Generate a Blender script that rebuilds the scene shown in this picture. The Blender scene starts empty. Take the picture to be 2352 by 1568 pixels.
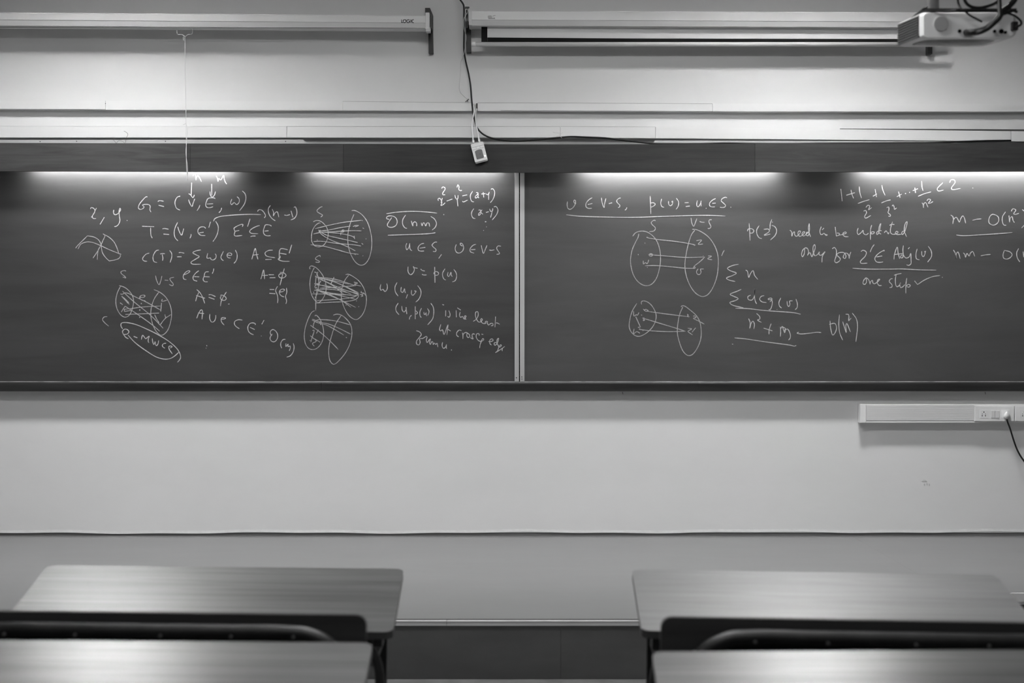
import bpy, bmesh, math, random
from mathutils import Vector, Matrix

random.seed(4)
scene = bpy.context.scene
COL = scene.collection
R = math.radians

# ------------------------------------------------------------------ camera
F = 3267.0          # focal length in pixels of the 2352 px wide frame (50 mm on 36 mm)
D = 8.6             # distance from the camera to the board wall
CZ = 1.4204         # height of the camera
CX, CY = 1176.0, 784.0
cam_data = bpy.data.cameras.new('camera')
cam_data.sensor_width = 36.0
cam_data.lens = F / 2352.0 * 36.0
cam_data.clip_start = 0.05
cam_data.dof.use_dof = True
cam_data.dof.focus_distance = D - 0.03
cam_data.dof.aperture_fstop = 2.8
cam = bpy.data.objects.new('camera', cam_data)
cam.location = (0, -D, CZ)
cam.rotation_euler = (R(90), 0, 0)
COL.objects.link(cam)
scene.camera = cam

# ------------------------------------------------------------------ world, exposure
world = bpy.data.worlds.new('world')
world.use_nodes = True
world.node_tree.nodes['Background'].inputs[0].default_value = (0.5, 0.5, 0.5, 1)
world.node_tree.nodes['Background'].inputs[1].default_value = 0.05
scene.world = world
scene.view_settings.view_transform = 'Standard'
scene.view_settings.look = 'None'
scene.view_settings.exposure = 0.0
scene.view_settings.gamma = 1.0
scene.view_settings.use_curve_mapping = False

WASHER = 365.0       # radiance of the two ceiling lamps that light the board wall
FRONT_ROW = 48.0   # radiance of the ceiling panels nearest the boards
ROOM = 15.0          # radiance of the ceiling panels further back in the room
TUBE = 118.0         # radiance of the tubes behind the pelmet
CEIL = 4.35
WASH_X = (-2.36, 1.68)
WASH_Y = -1.32

# ------------------------------------------------------------------ helpers
def lin(v):
    v = v / 255.0
    return v / 12.92 if v <= 0.04045 else ((v + 0.055) / 1.055) ** 2.4

def mat(name, v, rough=0.6, var=0.0, scale=(4, 4, 4), detail=4, bump=0.0, bscale=None, spec=0.5,
        metal=0.0, contrast=(0.3, 0.7), coords='Object', emit=0.0, dist=0.0):
    """grey procedural material; v = albedo, var = relative variation by stretched noise"""
    m = bpy.data.materials.new(name)
    m.use_nodes = True
    nt = m.node_tree
    b = nt.nodes['Principled BSDF']
    b.inputs['Base Color'].default_value = (v, v, v, 1)
    b.inputs['Roughness'].default_value = rough
    b.inputs['Specular IOR Level'].default_value = spec
    b.inputs['Metallic'].default_value = metal
    if emit:
        b.inputs['Emission Color'].default_value = (1, 1, 1, 1)
        b.inputs['Emission Strength'].default_value = emit
    if var or bump:
        tc = nt.nodes.new('ShaderNodeTexCoord')
        mp = nt.nodes.new('ShaderNodeMapping')
        mp.inputs['Scale'].default_value = scale
        nt.links.new(tc.outputs[coords], mp.inputs['Vector'])
        no = nt.nodes.new('ShaderNodeTexNoise')
        no.inputs['Scale'].default_value = 1.0
        no.inputs['Detail'].default_value = detail
        no.inputs['Roughness'].default_value = 0.6
        no.inputs['Distortion'].default_value = dist
        nt.links.new(mp.outputs[0], no.inputs['Vector'])
    if var:
        mr = nt.nodes.new('ShaderNodeMapRange')
        mr.inputs['From Min'].default_value = contrast[0]
        mr.inputs['From Max'].default_value = contrast[1]
        mr.inputs['To Min'].default_value = v * (1 - var)
        mr.inputs['To Max'].default_value = v * (1 + var)
        nt.links.new(no.outputs['Fac'], mr.inputs['Value'])
        nt.links.new(mr.outputs[0], b.inputs['Base Color'])
    if bump:
        bp = nt.nodes.new('ShaderNodeBump')
        bp.inputs['Strength'].default_value = bump
        bp.inputs['Distance'].default_value = 0.004
        src = no
        if bscale:
            mp2 = nt.nodes.new('ShaderNodeMapping')
            mp2.inputs['Scale'].default_value = bscale
            nt.links.new(tc.outputs[coords], mp2.inputs['Vector'])
            src = nt.nodes.new('ShaderNodeTexNoise')
            src.inputs['Scale'].default_value = 1.0
            src.inputs['Detail'].default_value = 5
            nt.links.new(mp2.outputs[0], src.inputs['Vector'])
        nt.links.new(src.outputs['Fac'], bp.inputs['Height'])
        nt.links.new(bp.outputs[0], b.inputs['Normal'])
    return m

M = {}
M['wall'] = mat('wall_paint', 0.72, 0.55, 0.03, (1.2, 1.2, 2.5), 6, 0.12, (14, 14, 26), spec=0.35)
M['ceiling'] = mat('ceiling_paint', 0.78, 0.9)
M['room_wall'] = mat('room_wall_paint', 0.28, 0.8)
M['floor'] = mat('mottled_floor', 0.19, 0.75, 0.25, (9, 9, 9), 8)
M['deck'] = mat('platform_vinyl', 0.125, 0.38, 0.05, (2, 6, 2), 6, 0.05, (20, 20, 20))
M['skirt'] = mat('skirting_vinyl', 0.13, 0.5, 0.05, (3, 3, 3))
M['riser'] = mat('riser_vinyl', 0.082, 0.5, 0.12, (3, 3, 8), 5, spec=0.3)
M['alu'] = mat('brushed_aluminium', 0.50, 0.42, 0.06, (3, 3, 60), 3, metal=0.15)
M['alu_v'] = mat('aluminium_board_frame', 0.55, 0.45, 0.10, (260, 60, 1.5), 2, metal=0.3)
M['screw'] = mat('dark_screw_metal', 0.10, 0.4, metal=0.6)
M['board'] = mat('chalkboard_enamel', 0.050, 0.40, 0.16, (0.8, 1, 7), 6, 0.03, (60, 60, 60), spec=0.28, contrast=(0.35, 0.68), dist=0.6)
M['board_r'] = mat('chalkboard_enamel_right', 0.066, 0.42, 0.13, (0.9, 1, 6), 6, 0.03, (60, 60, 60), spec=0.28, contrast=(0.35, 0.68), dist=0.6)  # slightly lighter grey than the left board
M['chalk_faint'] = mat('lightly_drawn_chalk', 0.36, 0.95, 0.25, (120, 120, 120), 3, spec=0.1)
M['chalk'] = mat('chalk', 0.46, 0.95, 0.22, (120, 120, 120), 3, spec=0.1)
M['smear'] = mat('chalk_smear', 0.085, 0.9, 0.2, (40, 40, 40), 3, spec=0.1)
for _i, _v in enumerate((0.044, 0.030, 0.021, 0.031)):  # stain tone per board; outer boards also lightened to carry lamp light
    M['pelmet%d' % _i] = mat('stained_pelmet_wood', _v, 0.7, 0.45, (2.0, 3, 26), 8, 0.06, spec=0.4, contrast=(0.28, 0.72), dist=0.8)
M['ledge'] = mat('stained_ledge_wood', 0.024, 0.28, 0.4, (2.0, 3, 40), 7, 0.05, spec=0.5)
M['plastic'] = mat('white_pvc', 0.74, 0.45, 0.02, (2, 2, 2), spec=0.4)
M['plastic_grey'] = mat('aged_white_pvc', 0.62, 0.5, 0.03, (3, 3, 3), spec=0.4)
M['casing'] = mat('screen_casing_enamel', 0.70, 0.38, 0.02, (1, 1, 1), spec=0.45)
M['cloth'] = mat('screen_cloth', 0.76, 0.9, spec=0.1)
M['black'] = mat('black_border_print', 0.010, 0.8, spec=0.1)
M['steel_black'] = mat('black_painted_steel', 0.014, 0.45, 0.3, (30, 30, 30), 4, spec=0.35)
M['cable'] = mat('black_cable_rubber', 0.010, 0.5, spec=0.3)
M['cord'] = mat('white_cord', 0.62, 0.8, spec=0.2)
M['wire'] = mat('grey_wire', 0.16, 0.6)
M['ink'] = mat('dark_print', 0.012, 0.6, spec=0.2)
M['faint'] = mat('faded_print', 0.30, 0.7, spec=0.2)
M['button'] = mat('grey_rocker', 0.13, 0.4)
M['hole'] = mat('dark_socket_hole', 0.006, 0.9, spec=0.0)
M['led'] = mat('indicator_light', 0.8, 0.4, emit=3.0)
M['laminate'] = mat('wood_laminate', 0.058, 0.3, 0.62, (0.9, 42, 1.1), 7, 0.02, spec=0.10, contrast=(0.38, 0.64), dist=1.1)
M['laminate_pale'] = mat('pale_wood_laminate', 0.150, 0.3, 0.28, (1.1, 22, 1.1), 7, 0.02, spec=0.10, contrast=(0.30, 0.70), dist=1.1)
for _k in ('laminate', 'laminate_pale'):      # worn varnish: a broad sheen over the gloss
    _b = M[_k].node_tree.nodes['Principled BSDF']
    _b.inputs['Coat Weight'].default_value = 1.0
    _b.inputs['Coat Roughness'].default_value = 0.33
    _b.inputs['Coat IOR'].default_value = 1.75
M['lipping'] = mat('dark_edge_lipping', 0.050, 0.5)
M['backrest'] = mat('dark_backrest_board', 0.034, 0.5, 0.25, (2, 10, 30), 6, spec=0.3)
M['tube_steel'] = mat('black_enamelled_tube', 0.015, 0.42, 0.5, (14, 14, 14), 5, 0.05, (50, 50, 50), spec=0.5)
M['bolt'] = mat('worn_bolt_head', 0.35, 0.4, metal=0.7)
M['proj'] = mat('projector_white_plastic', 0.85, 0.4, 0.02, (3, 3, 3), spec=0.45)
M['proj_grey'] = mat('projector_vent_plastic', 0.05, 0.6)
M['proj_mid'] = mat('projector_round_cover', 0.36, 0.5)
M['proj_base'] = mat('projector_glossy_base', 0.45, 0.16, 0.25, (10, 22, 10), 3, spec=0.6)
M['lamp_body'] = mat('lamp_housing', 0.75, 0.5)
M['louvre'] = mat('louvre_blade_metal', 0.25, 0.5)
M['washer'] = mat('washer_diffuser', 0.8, 0.5, emit=WASHER)
M['washer_right'] = mat('washer_diffuser_weaker', 0.8, 0.5, emit=WASHER * 0.93)  # right lamp set slightly weaker than the left
M['panel'] = mat('panel_diffuser', 0.8, 0.5, emit=ROOM)
M['front_panel'] = mat('front_panel_diffuser', 0.8, 0.5, emit=FRONT_ROW)
M['tube'] = mat('fluorescent_tube', 0.8, 0.5, emit=TUBE)
M['smudge'] = mat('wall_smudge', 0.55, 0.8, 0.1, (60, 60, 60))
M['wall_edge'] = mat('rough_plaster_lip', 0.74, 0.8, 0.06, (20, 20, 40), 5, 0.5)

def at(px, py, off=0.0):
    """pixel -> world point on the plane that stands `off` metres in front of the board wall"""
    Z = D - off
    return Vector(((px - CX) * Z / F, -off, CZ + (CY - py) * Z / F))

def tag(o, label=None, cat=None, group=None, kind=None):
    if label: o['label'] = label
    if cat: o['category'] = cat
    if group: o['group'] = group
    if kind: o['kind'] = kind
    return o

def empty(name, loc, label=None, cat=None, group=None, kind=None):
    o = bpy.data.objects.new(name, None)
    o.location = loc
    o.empty_display_size = 0.1
    COL.objects.link(o)
    return tag(o, label, cat, group, kind)

def link(name, bm, m, parent=None, smooth=False, local=False, label=None):
    me = bpy.data.meshes.new(name)
    bmesh.ops.recalc_face_normals(bm, faces=bm.faces)
    bm.to_mesh(me); bm.free()
    me.materials.append(m)
    if smooth:
        for p in me.polygons: p.use_smooth = True
    o = bpy.data.objects.new(name, me)
    COL.objects.link(o)
    if parent is not None:
        o.parent = parent
        if not local:
            w = Vector()
            p = parent
            while p is not None:
                w += p.location
                p = p.parent
            o.matrix_parent_inverse = Matrix.Identity(4)
            me.transform(Matrix.Translation(-w))
    if label: o['label'] = label
    return o

def add_box(bm, a, b, bevel=0.0, seg=2):
    x0, x1 = sorted((a[0], b[0])); y0, y1 = sorted((a[1], b[1])); z0, z1 = sorted((a[2], b[2]))
    vs = [bm.verts.new(p) for p in ((x0,y0,z0),(x1,y0,z0),(x1,y1,z0),(x0,y1,z0),(x0,y0,z1),(x1,y0,z1),(x1,y1,z1),(x0,y1,z1))]
    fs = [bm.faces.new([vs[i] for i in f]) for f in ((0,3,2,1),(4,5,6,7),(0,1,5,4),(1,2,6,5),(2,3,7,6),(3,0,4,7))]
    if bevel:
        es = set(e for f in fs for e in f.edges)
        bmesh.ops.bevel(bm, geom=list(es), offset=bevel, segments=seg, affect='EDGES', profile=0.5)
    return bm

def box(name, a, b, m, parent=None, bevel=0.0, local=False, label=None, seg=2):
    bm = bmesh.new()
    add_box(bm, a, b, bevel, seg)
    return link(name, bm, m, parent, local=local, label=label)

def pbox(name, x0, y0, x1, y1, off, back, m, parent=None, bevel=0.0, label=None):
    """box whose front face covers the pixel rectangle at `off` in front of the wall and reaches back to `back`"""
    a = at(x0, y0, off); b = at(x1, y1, off)
    return box(name, (a.x, -off, a.z), (b.x, -back, b.z), m, parent, bevel, label=label)

def add_prism(bm, pts, y0, y1):
    """pts = outline in world (x, z); extruded between depths y0 and y1"""
    a = [bm.verts.new((p[0], y0, p[1])) for p in pts]
    b = [bm.verts.new((p[0], y1, p[1])) for p in pts]
    bm.faces.new(a); bm.faces.new(b[::-1])
    n = len(pts)
    for i in range(n):
        bm.faces.new((a[i], a[(i+1) % n], b[(i+1) % n], b[i]))
    return bm

def pprism(name, pix, off, back, m, parent=None, bevel=0.0, label=None):
    pts = [at(x, y, off) for x, y in pix]
    bm = bmesh.new()
    add_prism(bm, [(p.x, p.z) for p in pts], -off, -back)
    if bevel:
        bmesh.ops.bevel(bm, geom=list(bm.edges), offset=bevel, segments=2, affect='EDGES')
    return link(name, bm, m, parent, label=label)

def add_profile(bm, prof, xa, xb, dz=0.0):
    """prof = list of (y, z) closed outline, extruded along x; dz lifts the far end"""
    a = [bm.verts.new((xa, p[0], p[1])) for p in prof]
    b = [bm.verts.new((xb, p[0], p[1] + dz)) for p in prof]
    bm.faces.new(a); bm.faces.new(b[::-1])
    n = len(prof)
    for i in range(n):
        bm.faces.new((a[i], a[(i+1) % n], b[(i+1) % n], b[i]))
    return bm

def spline(pts, k=6):
    """Catmull-Rom through pts"""
    if len(pts) < 3: return [Vector(p) for p in pts]
    P = [Vector(p) for p in pts]
    P = [P[0] * 2 - P[1]] + P + [P[-1] * 2 - P[-2]]
    out = []
    for i in range(1, len(P) - 2):
        p0, p1, p2, p3 = P[i-1:i+3]
        # centripetal keeps tight turns tidy
        t0 = 0.0
        t1 = t0 + max((p1-p0).length, 1e-6) ** 0.5
        t2 = t1 + max((p2-p1).length, 1e-6) ** 0.5
        t3 = t2 + max((p3-p2).length, 1e-6) ** 0.5
        for j in range(k):
            t = t1 + (t2 - t1) * j / k
            a1 = p0*((t1-t)/(t1-t0)) + p1*((t-t0)/(t1-t0))
            a2 = p1*((t2-t)/(t2-t1)) + p2*((t-t1)/(t2-t1))
            a3 = p2*((t3-t)/(t3-t2)) + p3*((t-t2)/(t3-t2))
            b1 = a1*((t2-t)/(t2-t0)) + a2*((t-t0)/(t2-t0))
            b2 = a2*((t3-t)/(t3-t1)) + a3*((t-t1)/(t3-t1))
            out.append(b1*((t2-t)/(t2-t1)) + b2*((t-t1)/(t2-t1)))
    out.append(Vector(P[-2]))
    return out

def add_tube(bm, pts, r, n=8, smooth=6, taper=None):
    P = spline(pts, smooth) if smooth else [Vector(p) for p in pts]
    rings = []
    up = None
    for i, p in enumerate(P):
        d = (P[min(i+1, len(P)-1)] - P[max(i-1, 0)])
        if d.length < 1e-9: d = Vector((0, 0, 1))
        d.normalize()
        if up is None:
            up = Vector((0, 1, 0)) if abs(d.y) < 0.9 else Vector((1, 0, 0))
        s = d.cross(up)
        if s.length < 1e-6: s = d.cross(Vector((1, 0.3, 0)))
        s.normalize(); up = s.cross(d).normalized()
        rr = r if taper is None else r * taper(i / max(1, len(P)-1))
        rings.append([bm.verts.new(p + (s*math.cos(2*math.pi*j/n) + up*math.sin(2*math.pi*j/n)) * rr) for j in range(n)])
    for a, b in zip(rings, rings[1:]):
        for j in range(n):
            bm.faces.new((a[j], a[(j+1) % n], b[(j+1) % n], b[j]))
    bm.faces.new(rings[0]); bm.faces.new(rings[-1][::-1])
    return bm

def tube(name, pts, r, m, parent=None, n=8, smooth=6, local=False, label=None, taper=None):
    bm = bmesh.new()
    add_tube(bm, pts, r, n, smooth, taper)
    return link(name, bm, m, parent, smooth=True, local=local, label=label)

def add_disc(bm, c, r, depth, n=12, axis='y'):
    """short cylinder whose face looks along -y"""
    vs0 = []; vs1 = []
    for j in range(n):
        ca, sa = math.cos(2*math.pi*j/n), math.sin(2*math.pi*j/n)
        if axis == 'y':
            vs0.append(bm.verts.new((c[0]+r*ca, c[1], c[2]+r*sa)))
            vs1.append(bm.verts.new((c[0]+r*ca, c[1]+depth, c[2]+r*sa)))
        else:
            vs0.append(bm.verts.new((c[0]+r*ca, c[1]+r*sa, c[2])))
            vs1.append(bm.verts.new((c[0]+r*ca, c[1]+r*sa, c[2]+depth)))
    bm.faces.new(vs0); bm.faces.new(vs1[::-1])
    for j in range(n):
        bm.faces.new((vs0[j], vs0[(j+1) % n], vs1[(j+1) % n], vs1[j]))
    return bm

def disc(name, c, r, depth, m, parent=None, n=12, label=None, axis='y', local=False):
    bm = bmesh.new(); add_disc(bm, c, r, depth, n, axis)
    return link(name, bm, m, parent, label=label, local=local)

def parse(s):
    out = []
    for st in s.split(';'):
        v = [tuple(float(a) for a in p.split(',')) for p in st.split()]
        if v: out.append(v)
    return out

def add_ribbon(bm, pts, w, y, th=0.0009, smooth=5):
    """flat stroke on a vertical plane; pts are world points, w the stroke width"""
    P = spline(pts, smooth) if len(pts) > 2 else [Vector(pts[0]), (Vector(pts[0]) + Vector(pts[-1]))/2, Vector(pts[-1])]
    n = len(P)
    L = []; Rr = []
    ph = random.random() * 6
    for i, p in enumerate(P):
        d = P[min(i+1, n-1)] - P[max(i-1, 0)]
        if d.length < 1e-9: d = Vector((1, 0, 0))
        d.normalize()
        nrm = Vector((-d.z, 0, d.x))
        k = w * 0.5 * (1 + 0.16 * math.sin(ph + i * 0.7))
        if n > 3 and (i == 0 or i == n-1): k *= 0.55
        L.append(p + nrm * k); Rr.append(p - nrm * k)
    def v(q, yy): return bm.verts.new((q.x, yy, q.z))
    a = [v(q, y - th) for q in L]; b = [v(q, y - th) for q in Rr]
    c = [v(q, y + 0.0004) for q in L]; e = [v(q, y + 0.0004) for q in Rr]
    for i in range(n-1):
        bm.faces.new((a[i], a[i+1], b[i+1], b[i]))
        bm.faces.new((c[i], c[i+1], a[i+1], a[i]))
        bm.faces.new((b[i], b[i+1], e[i+1], e[i]))

def words(name, data, off, m, parent, width, label, gap=9.0):
    """splits a line of writing into its separate groups of strokes, one mesh each"""
    items = []
    for (ox, oy, sc), s in data:
        for st in parse(s):
            px = [(ox + x / sc, oy + y / sc) for x, y in st]
            items.append(px)
    def box_(px): return (min(p[0] for p in px), min(p[1] for p in px), max(p[0] for p in px), max(p[1] for p in px))
    bs = [box_(p) for p in items]
    par = list(range(len(items)))
    def find(i):
        while par[i] != i: i = par[i]
        return i
    for i in range(len(items)):
        for j in range(i):
            a, b = bs[i], bs[j]
            dx = max(a[0] - b[2], b[0] - a[2], 0); dy = max(a[1] - b[3], b[1] - a[3], 0)
            if max(dx, dy) < gap: par[find(i)] = find(j)
    cl = {}
    for i in range(len(items)): cl.setdefault(find(i), []).append(items[i])
    for its in cl.values():
        s = '; '.join(' '.join('%.3f,%.3f' % p for p in px) for px in its)
        strokes(name, [((0, 0, 1), s)], off, m, parent, width, label if len(cl) == 1 else 'piece of ' + label)

def strokes(name, data, off, m, parent, width=2.6, label=None, th=0.0009):
    """data = [((ox, oy, scale), 'x,y x,y ; ...'), ...] traced on the photograph's pixels"""
    bm = bmesh.new()
    cnt = 0
    for (ox, oy, sc), s in data:
        for st in parse(s):
            pts = [at(ox + x / sc, oy + y / sc, off) for x, y in st]
            L = sum((q - p).length for p, q in zip(pts, pts[1:]))
            k = 5 if len(pts) < 6 else 4
            add_ribbon(bm, pts, width * D / F, -off, th + 0.00002 * cnt, k)   # crossing strokes never share a plane
            cnt += 1
    o = link(name, bm, m, parent)
    if label: o['label'] = label
    return o

# ================================================================== SETTING
HW = 4.4
Y_BACK = -11.5
def struct(name, a, b, m, parent=None):
    o = box(name, a, b, m, parent)
    if parent is None: o['kind'] = 'structure'
    return o

z_deck = CZ - (1222 - CY) * D / F        # top of the teaching platform
z_lip = CZ - (1222.5 - CY) * D / F
z_deck2 = CZ - (1230 - CY) * (D - 0.004) / F
z_plat = z_deck2
struct('wall_back', (-HW, 0, z_lip), (HW, 0.15, CEIL), M['wall'])
struct('wall_left', (-HW - 0.15, Y_BACK, 0), (-HW, 0.15, CEIL), M['room_wall'])
struct('wall_right', (HW, Y_BACK, 0), (HW + 0.15, 0.15, CEIL), M['room_wall'])
struct('wall_front', (-HW, Y_BACK - 0.15, 0), (HW, Y_BACK, CEIL), M['room_wall'])
struct('ceiling', (-HW - 0.15, Y_BACK - 0.15, CEIL), (HW + 0.15, 0.15, CEIL + 0.12), M['ceiling'])
struct('floor', (-HW - 0.15, Y_BACK - 0.15, -0.12), (HW + 0.15, 0.15, 0), M['floor'])
# skirting strip recessed under the uneven plaster lip
bb = box('baseboard_back', (-HW, 0.003, z_plat), (HW, 0.15, z_lip), M['skirt']); bb['kind'] = 'structure'
# thin uneven lip of plaster where the paint ends
bm = bmesh.new()
prev = None
n = 90
for i in range(n + 1):
    x = -3.3 + 6.6 * i / n
    dz = 0.0035 * (math.sin(i * 0.31) + 0.6 * math.sin(i * 0.83 + 1)) + 0.0075 * (i / n - 0.5)
    ring = [bm.verts.new(p) for p in ((x, -0.0014, z_lip + dz - 0.001), (x, 0.0005, z_lip + 0.022 + dz), (x, 0.006, z_lip + dz - 0.001))]
    if prev:
        for j in range(3):
            bm.faces.new((prev[j], prev[(j+1) % 3], ring[(j+1) % 3], ring[j]))
    prev = ring
lip = link('trim_1', bm, M['wall_edge'], None); lip['kind'] = 'structure'
# a little smudge left on the wall
strokes('smudge', [((1902, 880, 5.227), '1130,1180 1150,1162 1185,1180; 1158,1205 1162,1228; 1188,1200 1192,1225; 1215,1205 1217,1232; 1140,1172 1175,1172')], 0.0006, M['smudge'], bpy.data.objects['wall_back'], 2.4)

# ================================================================== TEACHING PLATFORM
Zp = F * (CZ - z_plat) / (1425 - CY)          # distance of the platform's front edge
yp = Zp - D
plat = empty('teaching_platform', (0, yp, 0), 'long low teaching platform with grey vinyl deck and metal nosing below the chalkboards', 'platform')
x_r = (2296 - CX) * Zp / F
Zr = F * (CZ - z_plat) / (1362 - CY)
yr = Zr - D
bm = bmesh.new()
add_box(bm, (-HW + 0.01, yp + 0.012, z_plat - 0.02), (x_r, 0.002, z_plat))
add_box(bm, (x_r + 0.0005, yr + 0.012, z_plat - 0.02), (HW - 0.01, 0.002, z_plat))
link('deck', bm, M['deck'], plat)
k = Zp / F
def xp(px, Z=Zp): return (px - CX) * Z / F
cuts = [-HW + 0.01, xp(400), xp(1026), xp(1700), x_r]
for i in range(4):
    a, b = cuts[i], cuts[i+1]
    bm = bmesh.new()
    add_box(bm, (a + 0.0008, yp - 0.006, z_plat - 0.0045), (b - 0.0008, yp + 0.010, z_plat + 0.0012), 0.0008, 1)
    add_box(bm, (a + 0.0008, yp - 0.004, z_plat - 0.0205), (b - 0.0008, yp + 0.010, z_plat - 0.0048))
    link('nosing', bm, M['alu'], plat)
box('gap_strip', (-HW + 0.01, yp + 0.0102, z_plat - 0.01), (x_r, yp + 0.032, z_plat + 0.0009), M['hole'], plat)
cuts = [-HW + 0.01, xp(60), xp(674), xp(1288), xp(1902), x_r]
for i in range(5):
    a, b = cuts[i], cuts[i+1]
    box('riser_panel', (a + 0.0006, yp + 0.002, 0.001), (b - 0.0006, yp + 0.03, z_plat - 0.021), M['riser'], plat)
# set-back section at the right
box('edge_board', (x_r + 0.001, yr - 0.002, z_plat - 0.052), (HW - 0.01, yr + 0.011, z_plat + 0.001), M['plastic_grey'], plat)
for dz in (0.040, 0.046):
    box('groove_strip', (x_r + 0.001, yr - 0.0035, z_plat - dz - 0.0015), (HW - 0.01, yr - 0.0021, z_plat - dz), M['lipping'], plat)
box('gap_strip', (x_r + 0.001, yr + 0.0112, z_plat - 0.01), (HW - 0.01, yr + 0.018, z_plat + 0.0014), M['hole'], plat)
box('riser_panel', (x_r + 0.001, yr + 0.004, 0.001), (HW - 0.01, yr + 0.03, z_plat - 0.053), M['riser'], plat)
box('riser_panel', (x_r - 0.012, yp + 0.03, 0.001), (x_r, yr + 0.004, z_plat - 0.021), M['riser'], plat)

# ================================================================== CHALKBOARDS
BO = 0.030      # board surface stands this far in front of the wall
bt = 340; bb_ = 879
def chalkboard(label, x0, x1, fx0, fx1, bmat):
    t = empty('chalkboard', at((x0 + x1) / 2, bb_, 0.0), label, 'chalkboard')
    pbox('writing_surface', x0, bt, x1, bb_, BO, 0.002, bmat, t)
    # aluminium frame stile with fine ribs beside the other board
    bm = bmesh.new()
    a = at(fx0, bt, BO + 0.006); b = at(fx1, bb_ + 1.5, BO + 0.006)
    add_box(bm, (a.x, -BO - 0.006, a.z), (b.x, -BO - 0.0002, b.z))
    w = b.x - a.x
    for q in (0.06, 0.36, 0.62, 0.88):
        add_box(bm, (a.x + w * q - 0.0016, -BO - 0.0085, a.z), (a.x + w * q + 0.0016, -BO - 0.006, b.z))
    link('frame_stile', bm, M['alu_v'], t)
    return t
cb1 = chalkboard('left dark chalkboard full of chalked set formulas, left of the metal joint', -420, 1182, 1182, 1192, M['board'])
cb2 = chalkboard('right dark chalkboard with chalked formulas, right of the metal joint', 1204.5, 2760, 1194.5, 1204.5, M['board_r'])
for (t, px, py, r) in ((cb1, 1186.2, 867.3, 1.5), (cb2, 1198.6, 865.5, 1.3), (cb2, 1198.8, 870.2, 1.2)):
    p = at(px, py, BO + 0.0095)
    disc('screw', (p.x, -BO - 0.0095, p.z), r * D / F, 0.003, M['screw'], t, 8)

pbox('joint_gap', 1191.5, bt + 40, 1195, bb_, 0.020, 0.003, M['hole'], cb2)
A = (160, 390, 7.84); B = (420, 390, 7.84); C = (160, 580, 7.84); Dd = (420, 580, 7.84); E = (220, 690, 7.84)
Ff = (590, 690, 7.84); G = (680, 450, 7.84); H = (680, 590, 7.84); I = (870, 410, 7.84); J = (870, 590, 7.84)
K = (900, 690, 7.84); L = (1290, 430, 7.84); Mm = (1420, 490, 7.84); N = (1420, 660, 7.84); O = (1640, 590, 7.84)
P_ = (1680, 680, 7.84); Q = (1690, 480, 7.84); Rr_ = (1900, 400, 7.84); S = (1920, 520, 7.84); T = (2052, 440, 7.84)
U = (1540, 420, 7.84)

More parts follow.
